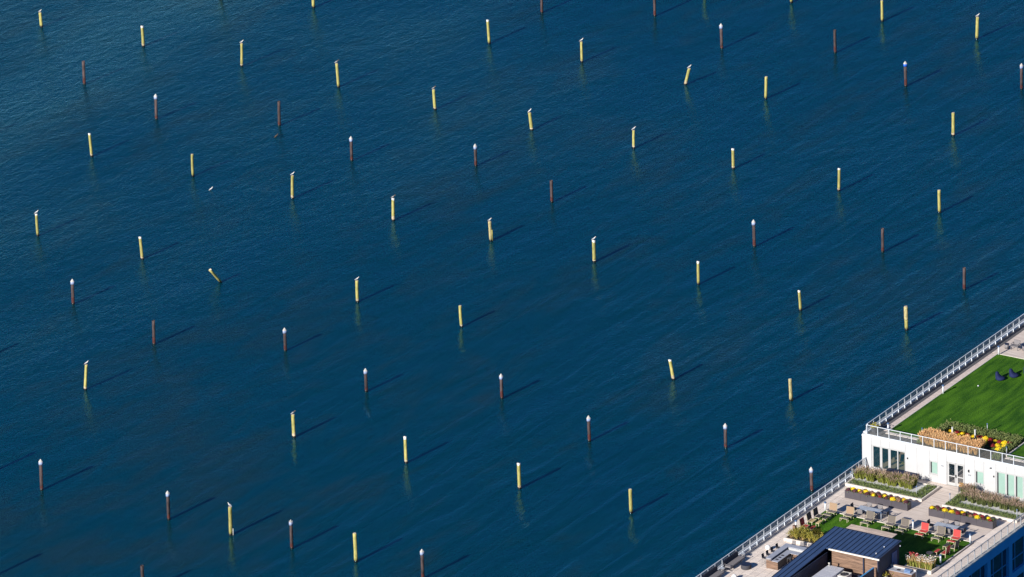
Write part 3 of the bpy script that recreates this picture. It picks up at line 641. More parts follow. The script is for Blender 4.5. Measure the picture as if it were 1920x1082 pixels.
tag(part('bed_soil', box(6.0, .45, UPR + .002, 15.4, 6.3, UPR + .08), 'soil', None), 'dark soil of the flower bed on the upper lawn roof', 'soil', None, 'stuff')
cover('low_hedge', 'low clipped green hedge bordering the upper roof flower bed', [(6.3, 5.3, 15.2, 6.25), (6.3, 3.6, 7.2, 5.6), (14.5, .6, 15.35, 5.4), (5.95, .6, 6.5, 1.8)], 11000, 'hedge', UPR + .08, .22, .075, 6)
cover('ground_cover', 'sparse leaves between the mums on the upper lawn roof', [(7.2, 2.6, 14.5, 5.3)], 3500, 'leaf', UPR + .08, .10, .06, 8)
# chrysanthemums
def make_mum(m, seed):
    t = thing('chrysanthemum', '', 'flower'); r = random.Random(seed)
    def dome(rr):
        a = rr.uniform(0, 6.283); z = rr.uniform(.05, 1); k = math.sqrt(max(0, 1 - z * z)); return (math.cos(a) * k * .33, math.sin(a) * k * .33, .08 + z * .28)
    part('flower_dome', MB().lathe([(.20, .06), (.25, .15), (.20, .25), (.11, .305), (.02, .32)], 12), m, t, True)
    part('flowers', leafcloud(170, dome, r, .05), m, t)
    part('foliage', leafcloud(80, lambda rr: (rr.gauss(0, .18), rr.gauss(0, .18), rr.uniform(.0, .22)), r, .07), 'leaf', t)
    return t
mum = {k: make_mum(m, i) for i, (k, m) in enumerate((('y', 'mum_y'), ('r', 'mum_r'), ('p', 'mum_p'), ('d', 'mum_d')))}
MN = {'y': 'bright yellow', 'r': 'dark red', 'p': 'faded brown', 'd': 'dusky plum'}
def place_mum(k, x, y, z, where, s=1.0):
    o = instance(mum[k], USED, (x, y, z), rg.uniform(0, 6), MN[k] + ' mum ' + where, MN[k] + ' mums ' + where); s *= rg.uniform(.85, 1.1); o.scale = (s, s, s)
for x, y in [(7.81, 4.4), (9.1, 4.35), (10.5, 4.2), (11.7, 4.35), (12.92, 4.2), (13.97, 4.25), (14.3, 3.6), (10.0, 3.75), (8.93, 3.75), (9.54, 3.7), (11.1, 3.75), (13.6, 3.4), (14.2, 2.6), (12.2, 3.5)]:
    place_mum('y', x, y, UPR + .1, 'in the upper roof flower bed', 1.02)
for x, y in [(8.49, 4.4), (9.68, 4.42), (11.15, 4.35), (12.36, 4.3), (13.39, 4.25), (14.46, 4.35), (8.2, 3.9), (12.7, 3.6), (13.2, 3.1)]:
    place_mum('r', x, y, UPR + .1, 'in the upper roof flower bed', 1.02)
# long grey troughs
def trough(x0, x1, label):
    y0, y1 = -7.65, -6.85; t = thing('planter_trough', label, 'planter', ((x0 + x1) / 2, -7.25, T)); n = 4; w = (x1 - x0) / n; c = (x0 + x1) / 2
    for k in range(n):
        part('front_panel', box(x0 - c + k * w + .008, -.40, 0, x0 - c + (k + 1) * w - .008, -.36, .80), 'trough', t)
        part('back_panel', box(x0 - c + k * w + .008, .36, 0, x0 - c + (k + 1) * w - .008, .40, .80), 'trough', t)
    for s in (-1, 1): part('end_panel', box(min(s * (x1 - c), s * (x1 - c) - s * .04), -.358, 0, max(s * (x1 - c), s * (x1 - c) - s * .04), .358, .80), 'trough', t)
    part('soil', box(x0 - c + .05, -.355, .02, x1 - c - .05, .355, .70), 'soil', t)
trough(2.3, 9.46, 'long grey metal trough of mums near the water side railing')
trough(11.85, 19.1, 'long grey metal trough of mums near the right hand railing')
for base, where, seq in ((2.45, 'in the trough near the water side railing', 'dydypydpydrydryppyd'), (12.0, 'in the trough near the right hand railing', 'yddrydydryddpryrdyr')):
    n = len(seq); 
    for k, ch in enumerate(seq):
        place_mum(ch, base + k * (6.9 / n) + .15, -7.25 + (.17 if k % 2 else -.17), T + .70, where, (.82 if ch != 'y' else .88))
cover('trough_leaves', 'green leaves between the mums of the trough near the water side railing', [(2.4, -7.58, 9.4, -6.9)], 700, 'leaf', T + .71, .10, .07, 12)
cover('trough_leaves', 'green leaves between the mums of the trough near the right hand railing', [(11.95, -7.58, 19.0, -6.9)], 700, 'leaf', T + .71, .10, .07, 13)
# dark bench box by the wall, dark pots
t = thing('planter_box', 'low dark grey box standing against the white wall by the four pane window', 'planter', (4.9, -.65, T)); part('box_side', box(-1.6, -.35, 0, 1.6, .35, .62), 'trough', t); part('lid', box(-1.63, -.38, .621, 1.63, .38, .66), 'dark_wall', t)
t = thing('plant_pot', 'dark square pot with orange foliage beside the double door', 'planter', (12.0, -1.0, T)); part('pot', MB().prism([(-.28, -.28), (.28, -.28), (.28, .28), (-.28, .28)], 0, .70), 'charcoal', t); part('rim', MB().lathe([(.40, .70), (.40, .74)], 4), 'charcoal', t); part('foliage', leafcloud(160, lambda r: (r.gauss(0, .16), r.gauss(0, .16), .74 + abs(r.gauss(0, .12))), random.Random(2), .07), 'plume_tan', t)
t = thing('plant_pot', 'dark round pot with a yellow green plant at the upper roof corner', 'planter', (.95, .95, UPR)); part('pot', MB().lathe([(.28, 0), (.36, .62), (.38, .68)], 14), 'charcoal', t); part('foliage', leafcloud(260, lambda r: (r.gauss(0, .20), r.gauss(0, .20), .70 + abs(r.gauss(0, .18))), random.Random(3), .08), 'shrub', t)
# shrub bed by the bar, flower bed by the facade
bed('planting_bed', 2.25, -19.75, 8.0, -17.5, T, 'pale edged bed of yellow green shrubs behind the outdoor bar', 'soil', .30)
def make_shrub(seed):
    t = thing('shrub', '', 'shrub'); r = random.Random(seed); lump = [(r.uniform(-.3, .3), r.uniform(-.3, .3), r.uniform(.3, .85), r.uniform(.18, .32)) for _ in range(9)]
    def fn(rr):
        l = rr.choice(lump); return (l[0] + rr.gauss(0, l[3] * .55), l[1] + rr.gauss(0, l[3] * .55), max(.05, l[2] + rr.gauss(0, l[3] * .6)))
    part('foliage', leafcloud(650, fn, r, .055), 'shrub', t)
    st = MB()
    for l in lump: st.bar((l[0] * .3, l[1] * .3, 0), (l[0], l[1], l[2]), .012)
    part('stems', st, 'straw', t); return t
sh = [make_shrub(k) for k in range(3)]
for k in range(16):
    o = instance(sh[k % 3], USED, (2.75 + (k % 8) * .66 + rg.uniform(-.1, .1), -19.1 + (k // 8) * .85 + rg.uniform(-.12, .12), T + .18), rg.uniform(0, 6), 'yellow green shrub in the pale edged bed behind the outdoor bar', 'shrubs behind the bar'); s = rg.uniform(.8, 1.1); o.scale = (s, s, s)
o = thing('plant_pot', 'tan wooden post planter standing among the yellow green shrubs', 'planter', (2.6, -18.2, T + .2)); part('post', box(-.14, -.14, 0, .14, .14, .85), 'cedar', o); part('cap', box(-.16, -.16, .851, .16, .16, .90), 'cedar', o)
bed('planting_bed', 16.0, -20.1, 19.05, -18.4, T, 'pale edged bed of tall white and pink flowers near the right hand railing', 'soil', .32)
def make_flower(seed, head):
    t = thing('flowering_plant', '', 'flower'); r = random.Random(seed)
    part('blades', blades(70, .85, .22, r, .02), 'grass_blade', t); part('stems', blades(26, 1.1, .16, r, .028), 'straw', t)
    tag(part('flower_heads', leafcloud(26, lambda rr: (rr.gauss(0, .16), rr.gauss(0, .16), rr.uniform(.75, 1.2)), r, .055), head, t), kind='stuff'); return t
fw = [make_flower(31, 'flower_w'), make_flower(32, 'flower_w')]; fp = make_flower(33, 'flower_p')
for k in range(18):
    x = 16.3 + (k % 9) * .31 + rg.uniform(-.06, .06); y = -19.6 + (k // 9) * .62 + rg.uniform(-.1, .1); pink = k in (9, 10, 11)
    instance(fp if pink else fw[k % 2], USED, (x, y, T + .2), rg.uniform(0, 6), ('tall pink' if pink else 'tall white') + ' flowered plant in the bed near the right hand railing', ('pink' if pink else 'white') + ' flowers near the right hand railing')

# ---------------------------------------------------------------- bollard lights
def make_bollard(h, r, mm='bollard'):
    t = thing('bollard_light', '', 'lamp'); part('post', MB().lathe([(r, 0), (r, h - .14)], 10), mm, t, True); part('lamp_head', MB().lathe([(r * 1.5, h - .13), (r * 1.7, h - .06), (r * 1.2, h)], 10), 'bollard_head', t, True); part('foot', box(-r * 1.6, -r * 1.6, 0, r * 1.6, r * 1.6, .03), 'bollard', t); return t
bA, bB = make_bollard(1.0, .085), make_bollard(1.05, .045, 'rail_d')
for p, x, y, z, lab in [(bA, 2.25, -11.46, T, 'white bollard light at the lawn corner near the water side railing'), (bA, 1.95, -16.8, T, 'white bollard light beside the shrub bed'), (bB, 8.49, -11.25, T, 'thin bollard light between two tan lounge chairs'), (bB, .75, -3.7, T, 'thin bollard light between the railing and the window bed'),
                        (bB, 8.55, -4.13, T + .15, 'thin bollard light in the window bed corner'), (bB, 12.37, -4.18, T + .15, 'thin bollard light in the bed corner by the path'), (bB, 20.13, -4.54, T + .15, 'thin bollard light in the bed by the right hand railing'), (bA, 12.13, -11.3, T, 'white bollard light beside the first red lounge chair'), (bA, 18.75, -11.63, T, 'white bollard light at the lawn corner near the right hand railing'), (bA, 18.6, -17.4, T, 'white bollard light beside the tall flower bed'),
                        (bA, 2.08, 13.09, UPR, 'white bollard light half way along the upper walkway'), (bA, 2.1, 24.85, UPR, 'white bollard light at the corner of the upper patio'), (bA, 2.0, 1.83, UPR, 'white bollard light at the front corner of the upper lawn'), (bB, 5.68, 2.24, UPR, 'thin bollard light left of the orange grasses'), (bB, 10.9, 6.3, UPR, 'thin bollard light behind the low hedge'), (bB, 15.47, 1.93, UPR, 'thin bollard light at the hedge corner by the front railing')]:
    instance(p, USED, (x, y, z), 0, lab, None)
for x, y, lab in ((8.73, 3.0, 'short white marker post among the orange grasses left of the yellow mums'), (11.05, 3.5, 'tall white marker post in front of the yellow mums')):
    t = thing('marker_post', lab, 'post', (x, y, UPR + .1)); part('post', box(-.07, -.07, 0, .07, .07, 1.30), 'wall', t); part('cap', box(-.08, -.08, 1.301, .08, .08, 1.34), 'wall', t)

# ---------------------------------------------------------------- furniture
def make_lounge(back, seat, frame='pale_wood'):     # faces -y, origin under the seat centre
    t = thing('lounge_chair', '', 'chair')
    for sx in (-1, 1):
        for y in (-.20, .30): part('leg', box(sx * .42 - .025, y - .025, 0, sx * .42 + .025, y + .025, .34), frame, t)
        part('side_rail', box(sx * .42 - .025, -.23, .341, sx * .42 + .025, .34, .39), frame, t)
        part('back_post', MB().bar((sx * .42, .30, .36), (sx * .42, .45, 1.12), .025), frame, t)
    for k in range(4): part('slat', box(-.39, -.22 + k * .13, .36, .39, -.22 + k * .13 + .115, .385), seat, t)
    part('front_rail', box(-.44, -.27, .341, .44, -.232, .39), frame, t)
    part('backrest', MB().add([(-.40, .29, .42), (.40, .29, .42), (.40, .43, 1.14), (-.40, .43, 1.14), (-.40, .325, .41), (.40, .325, .41), (.40, .465, 1.13), (-.40, .465, 1.13)], [(0, 1, 2, 3), (7, 6, 5, 4), (0, 4, 5, 1), (3, 2, 6, 7), (0, 3, 7, 4), (1, 5, 6, 2)]), back, t)
    return t
def make_ottoman(seat, frame='pale_wood'):
    t = thing('ottoman', '', 'footstool')
    for sx in (-1, 1):
        for y in (-.15, .15): part('leg', box(sx * .40 - .025, y - .025, 0, sx * .40 + .025, y + .025, .33), frame, t)
    part('frame', box(-.43, -.18, .331, .43, .18, .37), frame, t)
    for k in range(3): part('slat', box(-.41, -.165 + k * .113, .371, .41, -.165 + k * .113 + .103, .395), seat, t)
    return t
lc = {'tan': make_lounge('tan_sling', 'grey_sling'), 'grey': make_lounge('beige_sling', 'grey_sling'), 'red': make_lounge('red_sling', 'red_sling'), 'dark': make_lounge('dark_sling', 'dark_sling'), 'slat': make_lounge('dark_sling', 'yellow_slat')}
ot = {'grey': make_ottoman('grey_sling'), 'red': make_ottoman('red_sling'), 'slat': make_ottoman('yellow_slat'), 'dark': make_ottoman('dark_sling')}
ZL = T + .05
for x, k, o_, lab in [(3.34, 'tan', 'grey', 'beside the white corner bollard'), (5.27, 'tan', 'grey', 'second from the white corner bollard'), (7.58, 'grey', 'grey', 'in front of the first dining table'), (9.99, 'grey', 'grey', 'right of the first dining table'), (11.51, 'grey', 'grey', 'left of the first red chair'), (13.75, 'red', 'red', 'in front of the second dining table'), (15.6, 'grey', 'grey', 'between the two red chairs of the row'), (17.35, 'red', 'red', 'at the right end of the row by the lawn corner')]:
    nm = {'tan': 'tan', 'grey': 'grey beige', 'red': 'bright red'}[k]
    instance(lc[k], USED, (x, -12.15, ZL), 0, nm + ' lounge chair ' + lab, 'lounge chairs on the terrace lawn')
    instance(ot[o_], USED, (x - .02, -12.92, ZL), 0, {'grey': 'grey slatted footstool', 'red': 'red footstool'}[o_] + ' of the chair ' + lab, 'footstools on the terrace lawn')
for x, y, k, o_, lab in [(2.85, -16.5, 'red', 'red', 'backing on the water side railing next to the shrubs'), (2.75, -14.95, 'slat', 'slat', 'backing on the water side railing between two chairs'), (2.8, -13.7, 'dark', 'dark', 'backing on the water side railing near the corner bollard')]:
    nm = {'red': 'red', 'slat': 'yellow slatted', 'dark': 'dark'}[k]
    instance(lc[k], USED, (x, y, ZL), math.pi / 2, nm + ' lounge chair ' + lab, 'lounge chairs on the terrace lawn'); instance(ot[o_], USED, (x + .78, y + .05, ZL), math.pi / 2, nm.split(' ')[0] + ' footstool of the chair ' + lab, 'footstools on the terrace lawn')
for x, y, k, lab in [(18.2, -14.0, 'dark', 'facing the lawn beside the right hand curb'), (18.1, -15.65, 'red', 'facing the lawn beside the tall flower bed')]:
    instance(lc[k], USED, (x, y, ZL), -math.pi / 2, k + ' lounge chair ' + lab, 'lounge chairs on the terrace lawn'); instance(ot[k], USED, (x - .85, y + .05, ZL), -math.pi / 2, k + ' footstool of the chair ' + lab, 'footstools on the terrace lawn')
t = thing('fire_bowl', 'dark round bowl on a stand among the chairs by the flower bed', 'bowl', (16.95, -16.6, ZL)); part('bowl', MB().lathe([(.12, .30), (.30, .40), (.36, .50), (.33, .50), (.10, .42)], 14), 'charcoal', t, True); part('stand', MB().lathe([(.18, 0), (.10, .10), (.10, .30)], 10), 'black', t)
instance(ot['dark'], USED, (17.75, -16.75, ZL), .3, 'dark footstool alone beside the tall flower bed', None)
# dining sets
def make_dining_chair(back):
    t = thing('dining_chair', '', 'chair')
    for sx in (-1, 1):
        part('front_leg', MB().bar((sx * .28, -.26, 0), (sx * .28, -.26, .66), .018), 'grey_furn', t); part('back_leg', MB().bar((sx * .28, .26, 0), (sx * .28, .34, .92), .018), 'grey_furn', t)
        part('armrest', box(sx * .28 - .025, -.29, .655, sx * .28 + .025, .32, .685), 'grey_furn', t)
    part('seat', box(-.27, -.28, .42, .27, .27, .46), back, t)
    part('backrest', MB().add([(-.27, .27, .50), (.27, .27, .50), (.27, .33, .93), (-.27, .33, .93), (-.27, .295, .50), (.27, .295, .50), (.27, .355, .93), (-.27, .355, .93)], [(0, 1, 2, 3), (7, 6, 5, 4), (0, 4, 5, 1), (3, 2, 6, 7), (0, 3, 7, 4), (1, 5, 6, 2)]), back, t)
    return t
dc, dd = make_dining_chair('grey_cush'), make_dining_chair('charcoal')
for cx, nm in ((6.75, 'first dining table near the water side railing'), (15.45, 'second dining table near the right hand railing')):
    sn = 'the table near the ' + nm.split('near the ')[1]
    t = thing('dining_table', 'long pale grey dining table, the ' + nm, 'table', (cx, -10.6 + .1, T)); part('table_top', box(-1.25, -.48, .70, 1.25, .48, .745), 'table_top', t)
    for sx in (-1, 1):
        for sy in (-1, 1): part('leg', box(sx * 1.15 - .03, sy * .40 - .03, 0, sx * 1.15 + .03, sy * .40 + .03, .699), 'grey_furn', t)
    part('apron', box(-1.1, -.38, .62, 1.1, .38, .699), 'grey_furn', t)
    for k, dx in enumerate((-.62, .62)):
        side = ('left', 'right')[k]
        instance(dc, USED, (cx + dx, -11.05, T), math.pi, 'grey dining chair on the lawn side of ' + sn, 'chairs on the lawn side of the ' + nm); instance(dc, USED, (cx + dx, -9.75, T), 0, 'grey dining chair on the trough side of ' + sn, 'chairs on the trough side of the ' + nm)
    instance(dd, USED, (cx - 1.75, -10.4, T), math.pi / 2, 'dark dining chair at the water side end of ' + sn, None); instance(dd, USED, (cx + 1.75, -10.5, T), -math.pi / 2, 'dark dining chair at the far end of ' + sn, None)
for x, y, rz, lab in ((3.7, 1.9, .6, 'tan lounge chair inside the room behind the four pane window'), (2.6, 2.6, -.5, 'tan lounge chair deeper inside the room behind the four pane window')): instance(lc['tan'], USED, (x, y, T + .06), rz, lab, None)
t = thing('plant_pot', 'potted plant inside the room behind the four pane window', 'planter', (4.5, 1.3, T + .06)); part('pot', MB().lathe([(.16, 0), (.22, .45)], 12), 'cedar', t, True); part('foliage', leafcloud(200, lambda r: (r.gauss(0, .22), r.gauss(0, .22), .5 + abs(r.gauss(0, .3))), random.Random(16), .09), 'shrub', t)
# upper roof furniture
def beanbag(x, y, rz, label):
    t = thing('bean_bag', label, 'bean bag', (x, y, UPR + .05), rz, 'navy bean bags on the upper lawn')
    rings = []
    for z, rx, ry, ox in [(0, .42, .38, .0), (.08, .54, .47, .0), (.20, .56, .48, .0), (.31, .52, .45, -.02), (.38, .42, .40, -.10), (.46, .31, .36, -.22), (.62, .25, .33, -.30), (.80, .20, .28, -.34), (.92, .13, .19, -.36), (.97, .04, .07, -.36)]:
        rings.append([(ox + rx * math.cos(a) * (1 + .05 * math.sin(3 * a + z * 7)), ry * math.sin(a) * (1 + .05 * math.cos(4 * a)), z) for a in [2 * math.pi * i / 16 for i in range(16)]])
    t.scale = (.9, .9, .88); part('bag', MB().rings(rings), 'navy', t, True); part('piping', MB().lathe([(.30, .0), (.31, .01), (.30, .02)], 16, 0, 0, False, False), 'navy', t, True)
beanbag(5.45, 19.0, .25, 'navy blue bean bag on the upper lawn farthest from the upper patio'); beanbag(6.3, 20.35, .25, 'navy blue bean bag on the upper lawn between two others'); beanbag(7.3, 21.6, .25, 'navy blue bean bag on the upper lawn nearest the upper patio')
t = thing('lawn_sprinkler', 'small pale sprinkler knob lying in the upper lawn', 'sprinkler', (4.3, 16.45, UPR + .05)); part('cap', MB().lathe([(.09, 0), (.09, .07), (.05, .10)], 10), 'bollard', t, True); part('nozzle', MB().lathe([(.02, .10), (.02, .14)], 6), 'black', t)
def make_armchair(label, x, y, rz):
    t = thing('armchair', label, 'chair', (x, y, UPR + .035), rz)
    for sx in (-1, 1):
        for yy in (-.30, .30): part('leg', box(sx * .38 - .025, yy - .025, 0, sx * .38 + .025, yy + .025, .62), 'grey_furn', t)
        part('armrest', box(sx * .38 - .03, -.33, .621, sx * .38 + .03, .33, .65), 'grey_furn', t)
    part('seat', box(-.35, -.32, .34, .35, .27, .44), 'grey_cush', t); part('backrest', MB().add([(-.35, .26, .45), (.35, .26, .45), (.35, .36, .88), (-.35, .36, .88), (-.35, .31, .45), (.35, .31, .45), (.35, .41, .88), (-.35, .41, .88)], [(0, 1, 2, 3), (7, 6, 5, 4), (0, 4, 5, 1), (3, 2, 6, 7), (0, 3, 7, 4), (1, 5, 6, 2)]), 'grey_cush', t)
make_armchair('grey cushioned armchair nearest the white bollard on the upper patio', 2.95, 26.9, 0); make_armchair('grey cushioned armchair right of the round patio table', 4.75, 26.4, .15)
for x, y, r, h, lab in ((2.05, 26.7, .24, .52, 'slim dark drum side table beside the armchair on the upper patio'), (3.95, 27.3, .42, .55, 'round dark drum table between the armchairs on the upper patio')):
    t = thing('drum_table', lab, 'table', (x, y, UPR + .035)); part('drum', MB().lathe([(r * .96, 0), (r * .96, h - .05)], 18), 'grey_furn', t, True); part('top', MB().lathe([(r, h - .049), (r, h)], 18), 'dark_wall', t)
# terrace lounge by the railing
def sofa(y, label):
    t = thing('sofa', label, 'sofa', (.95, y, T)); L = 1.38
    part('seat', box(-.36, -L, .30, .42, L, .44), 'grey_cush', t); part('backrest', MB().add([(-.36, -L, .42), (-.28, -L, .42), (-.28, L, .42), (-.36, L, .42), (-.50, -L, .86), (-.42, -L, .86), (-.42, L, .86), (-.50, L, .86)], [(3, 2, 1, 0), (4, 5, 6, 7), (0, 1, 5, 4), (1, 2, 6, 5), (2, 3, 7, 6), (3, 0, 4, 7)]), 'charcoal', t)
    part('top_rail', box(-.53, -L - .03, .861, -.39, L + .03, .895), 'grey_cush', t)
    for s in (-1, 1):
        part('armrest', MB().bar((-.40, s * (L + .02), .62), (.40, s * (L + .02), .60), .025), 'grey_furn', t)
        for x in (-.36, .38): part('leg', MB().bar((x, s * (L + .02), 0), (x, s * (L + .02), .60 if x > 0 else .8), .022), 'grey_furn', t)
sofa(-27.25, 'long grey sofa against the water side railing beside the dark drum table'); sofa(-31.25, 'long grey sofa against the water side railing farther from the bar')
for y in (-25.3, -29.3):
    t = thing('side_table', 'small pale side table at the end of the sofa ' + ('near the bar' if y > -27 else 'between both sofas'), 'table', (.85, y, T)); part('top', MB().lathe([(.22, .46), (.22, .50)], 12), 'table_top', t); part('stem', MB().lathe([(.16, 0), (.03, .03), (.03, .459)], 10), 'grey_furn', t)
t = thing('drum_table', 'round dark drum table in front of the sofa on the terrace', 'table', (2.35, -27.3, T)); part('drum', MB().lathe([(.50, 0), (.52, .06), (.52, .40), (.50, .44)], 24), 'charcoal', t, True); part('top', MB().lathe([(.51, .441), (.51, .46)], 24), 'dark_wall', t)
for x, y, lab in ((2.05, -22.5, 'white globe floor lamp beside the bar stools'), (2.7, -30.2, 'white globe floor lamp near the sofas')):
    t = thing('globe_lamp', lab, 'lamp', (x, y, T)); part('globe', MB().lathe([(.27 * math.sin(math.pi * k / 10) + .004, .28 - .27 * math.cos(math.pi * k / 10)) for k in range(11)], 18), 'globe', t, True); part('base_ring', MB().lathe([(.14, 0), (.14, .03)], 14), 'rail_d', t)
# the bar
t = thing('outdoor_bar', 'l shaped outdoor bar with grey stone counter and cedar end', 'bar', (4.0, -26.3, T))
part('counter_top', box(0, 0, 1.02, .62, 4.0, 1.08), 'counter', t); part('counter_top', box(.621, 3.35, 1.021, 3.9, 4.0, 1.079), 'counter', t)
part('work_top', box(.70, -.05, .86, 1.38, 3.0, .91), 'counter', t); part('work_top', box(1.381, 2.4, .861, 3.9, 3.0, .909), 'counter', t)
part('splash_wall', box(.55, .03, .02, .68, 3.349, 1.019), 'dark_wall', t); part('splash_wall', box(.69, 3.25, .02, 3.85, 3.34, 1.019), 'wall', t)
for k in range(6): part('cedar_board', box(.06, -.02, .02 + k * .14, 1.36, .02, .02 + k * .14 + .13), 'cedar', t)
part('inner_front', box(.70, .05, .02, 1.30, 2.9, .859), 'charcoal', t); part('inner_front', box(1.40, 2.55, .02, 3.8, 2.95, .859), 'cedar', t)
for k in range(3): part('hob', box(.85, .35 + k * .55, .911, 1.15, .62 + k * .55, .925), 'charcoal', t)
def make_stool(m):
    t = thing('bar_stool', '', 'stool')
    for sx in (-1, 1):
        for sy in (-1, 1): part('leg', MB().bar((sx * .22, sy * .21, 0), (sx * .18, sy * .18, .72), .015), 'grey_furn', t)
        part('foot_rail', MB().bar((sx * .21, -.20, .25), (sx * .21, .20, .25), .012), 'grey_furn', t)
    part('seat', box(-.22, -.22, .72, .22, .22, .77), m, t); part('backrest', MB().add([(-.21, .19, .80), (.21, .19, .80), (.21, .25, 1.14), (-.21, .25, 1.14), (-.21, .22, .80), (.21, .22, .80), (.21, .28, 1.14), (-.21, .28, 1.14)], [(0, 1, 2, 3), (7, 6, 5, 4), (0, 4, 5, 1), (3, 2, 6, 7), (0, 3, 7, 4), (1, 5, 6, 2)]), m, t); return t
sA, sB = make_stool('charcoal'), make_stool('grey_cush')
for y, lab in ((-25.7, 'at the open end of the bar'), (-24.85, 'second from the open end of the bar'), (-23.95, 'third from the open end of the bar'), (-22.95, 'nearest the white globe lamp at the bar')): instance(sA, USED, (3.55, y, T), math.pi / 2, 'charcoal bar stool ' + lab, 'charcoal stools along the bar')
for x, lab in ((4.45, 'at the bar corner by the shrub bed'), (5.35, 'in the middle between bar and shrub bed'), (6.2, 'half under the navy roof between bar and shrub bed')): instance(sB, USED, (x, -21.75, T), 0, 'pale grey bar stool ' + lab, 'pale stools behind the bar')
instance(sA, USED, (5.75, -24.6, T), -math.pi / 2, 'charcoal bar stool inside the bar beside the navy roof', None)
# pavilion with the standing seam roof
pav = thing('roof_pavilion', 'l shaped terrace pavilion with navy standing seam roof and cedar wall', 'pavilion', (0, 0, T))
zr = lambda y: 2.82 + (y + 20.0) * .045
def slab(x0, x1, y0, y1, m, name, th=.10, up=0):
    return part(name, MB().prism([(x0, y0), (x1, y0), (x1, y1), (x0, y1)], [zr(y0) - th + up, zr(y0) - th + up, zr(y1) - th + up, zr(y1) - th + up], [zr(y0) + up, zr(y0) + up, zr(y1) + up, zr(y1) + up]), m, pav)
sw = .52
nseam = 0; x = 8.2
while x < 15.55:
    x1 = min(x + sw, 15.6); yf = -32.4 if x1 <= 10.1 else -24.45
    p = slab(x, x1 - .004, yf, -20.0, 'seam_roof', 'roof_panel')
    s = MB().prism([(x - .022, yf), (x + .022, yf), (x + .022, -20), (x - .022, -20)], [zr(yf) + .002] * 2 + [zr(-20) + .002] * 2, [zr(yf) + .05] * 2 + [zr(-20) + .05] * 2)
    part('seam', s, 'seam', p); x = x1
part('ridge_trim', box(8.15, -20.0, 2.70, 15.66, -19.93, 2.86), 'seam', pav)
part('gutter', box(10.1, -24.56, 2.50, 15.75, -24.455, 2.63), 'gutter', pav); part('gutter', box(8.15, -32.5, 2.14, 10.1, -32.41, 2.28), 'gutter', pav)
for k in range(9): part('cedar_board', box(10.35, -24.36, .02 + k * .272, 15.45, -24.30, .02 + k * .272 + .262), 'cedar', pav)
part('cedar_soffit', MB().box(10.35, -24.45, 2.44, 15.45, -24.365, 2.47), 'cedar', pav)
part('post', box(13.9, -24.52, 0, 14.02, -24.40, 2.46), 'dark_wall', pav)
part('left_arm_wall', box(9.85, -32.2, 0, 9.95, -24.5, 2.2), 'dark_wall', pav); part('left_arm_wall', box(8.35, -32.2, 0, 8.45, -20.2, 2.2), 'dark_wall', pav)
part('end_wall', box(15.46, -24.4, 0, 15.55, -20.2, 2.58), 'dark_wall', pav); part('back_wall', box(8.46, -20.3, 0, 15.45, -20.2, 2.62), 'dark_wall', pav)
d = part('door', box(15.551, -21.7, 0, 15.60, -20.7, 2.15), 'blue_door', pav); part('handle', box(15.601, -21.55, .95, 15.65, -21.5, 1.15), 'black', d)
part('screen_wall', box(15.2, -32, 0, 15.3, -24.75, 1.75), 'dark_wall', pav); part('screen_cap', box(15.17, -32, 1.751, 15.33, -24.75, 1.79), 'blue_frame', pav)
part('corner_lamp', MB().lathe([(.06, 2.35), (.09, 2.40), (.02, 2.5)], 8, 15.68, -20.25), 'globe', pav, True)
for x, y in ((14.9, -22.0), (14.9, -23.6)): part('vent_cap', MB().lathe([(.05, zr(y)), (.05, zr(y) + .10), (.08, zr(y) + .11), (.03, zr(y) + .16)], 8, x, y), 'bollard', pav, True)
t = thing('pergola', 'flat plank canopy on posts behind the navy roof', 'pergola', (11.63, -18.75, T))
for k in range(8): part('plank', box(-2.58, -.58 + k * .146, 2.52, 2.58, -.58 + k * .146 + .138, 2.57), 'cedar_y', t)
for s in (-1, 1): part('beam', box(s * 2.2 - .06, -.60, 2.38, s * 2.2 + .06, .60, 2.519), 'dark_wall', t); part('post', box(s * 2.2 - .05, -.55, 0, s * 2.2 + .05, -.45, 2.379), 'dark_wall', t)
part('front_beam', box(-2.58, -.63, 2.40, 2.58, -.585, 2.57), 'dark_wall', t)
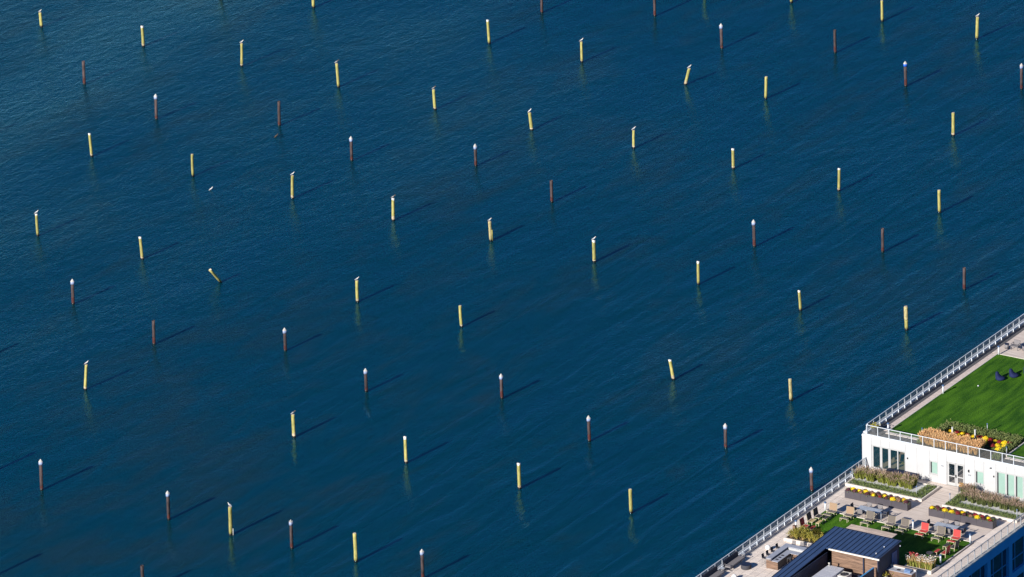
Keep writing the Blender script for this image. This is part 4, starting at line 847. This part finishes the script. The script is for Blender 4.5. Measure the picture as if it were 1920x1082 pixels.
# plant behind the pavilion
t = thing('air_handler', 'large pale rooftop air handler with three lid panels beside the cedar wall', 'machine', (11.6, -27.6, T)); part('cabinet', box(-.85, -1.85, 0, .85, 1.9, 1.44), 'unit', t)
for k in range(3): part('lid', box(-.88, -1.86 + k * 1.26, 1.441, .88, -1.86 + (k + 1) * 1.26 - .02, 1.48), 'unit', t)
part('vent_pipe', MB().lathe([(.07, 1.48), (.07, 1.75), (.11, 1.76), (.11, 1.80)], 10, -.7, 1.75), 'gutter', t, True)
t = thing('condenser', 'white condenser with a black round fan beside the air handler', 'machine', (13.0, -26.55, T)); part('cabinet', box(-.45, -.6, 0, .45, .6, 1.25), 'unit', t); part('rim', box(-.47, -.62, 1.251, .47, .62, 1.29), 'gutter', t)
part('fan_well', MB().lathe([(.38, 1.291), (.38, 1.30)], 20), 'black', t); part('fan_guard', MB().lathe([(.40, 1.291), (.42, 1.32), (.38, 1.32)], 20, 0, 0, False, False), 'charcoal', t)
for k in range(4):
    o = part('fan_blade', box(.05, -.07, 1.302, .34, .07, 1.312), 'charcoal', t); o.rotation_euler = (0, 0, k * math.pi / 2)
t = thing('duct_bench', 'dark equipment rail against the cedar wall', 'machine', (13.0, -25.0, T)); part('rail', box(-1.0, -.12, .55, .9, .10, .75), 'dark_wall', t)
for s in (-.9, .8): part('stand', box(s - .05, -.08, 0, s + .05, .08, .549), 'black', t)
part('elbow', MB().lathe([(.12, .75), (.12, .95), (.08, 1.0)], 10, -.85, 0), 'black', t, True)
# grill counter
t = thing('grill_counter', 'pale outdoor kitchen counter with a raised back wall and steel hood', 'counter', (16.75, -22.3, T))
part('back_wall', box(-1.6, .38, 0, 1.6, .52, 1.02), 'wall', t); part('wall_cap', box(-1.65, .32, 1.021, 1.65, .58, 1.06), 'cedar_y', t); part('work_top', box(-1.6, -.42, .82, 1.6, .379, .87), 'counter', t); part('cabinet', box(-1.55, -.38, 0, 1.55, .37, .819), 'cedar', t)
part('grill_hood', MB().rings([[(x, -.30 + .60 * k / 6, .88 + .34 * math.sin(math.pi * k / 6)) for k in range(7)] for x in (.65, 1.30)]), 'grill', t); part('grill_handle', MB().bar((.70, -.34, 1.02), (1.25, -.34, 1.02), .02), 'black', t)
part('burner', box(-.25, -.15, .871, .10, .12, .90), 'black', t)
t = thing('plant_pot', 'small pot of green leaves at the end of the grill counter', 'planter', (15.75, -23.3, T)); part('pot', MB().lathe([(.18, 0), (.24, .40)], 12), 'curb', t, True); part('foliage', leafcloud(180, lambda r: (r.gauss(0, .18), r.gauss(0, .18), .42 + abs(r.gauss(0, .16))), random.Random(6), .07), 'shrub', t)

for o in list(bpy.data.objects):                      # prototypes that were never placed
    if o.parent is None and o.get('label') == '':
        for ch in list(o.children_recursive): bpy.data.objects.remove(ch)
        bpy.data.objects.remove(o)
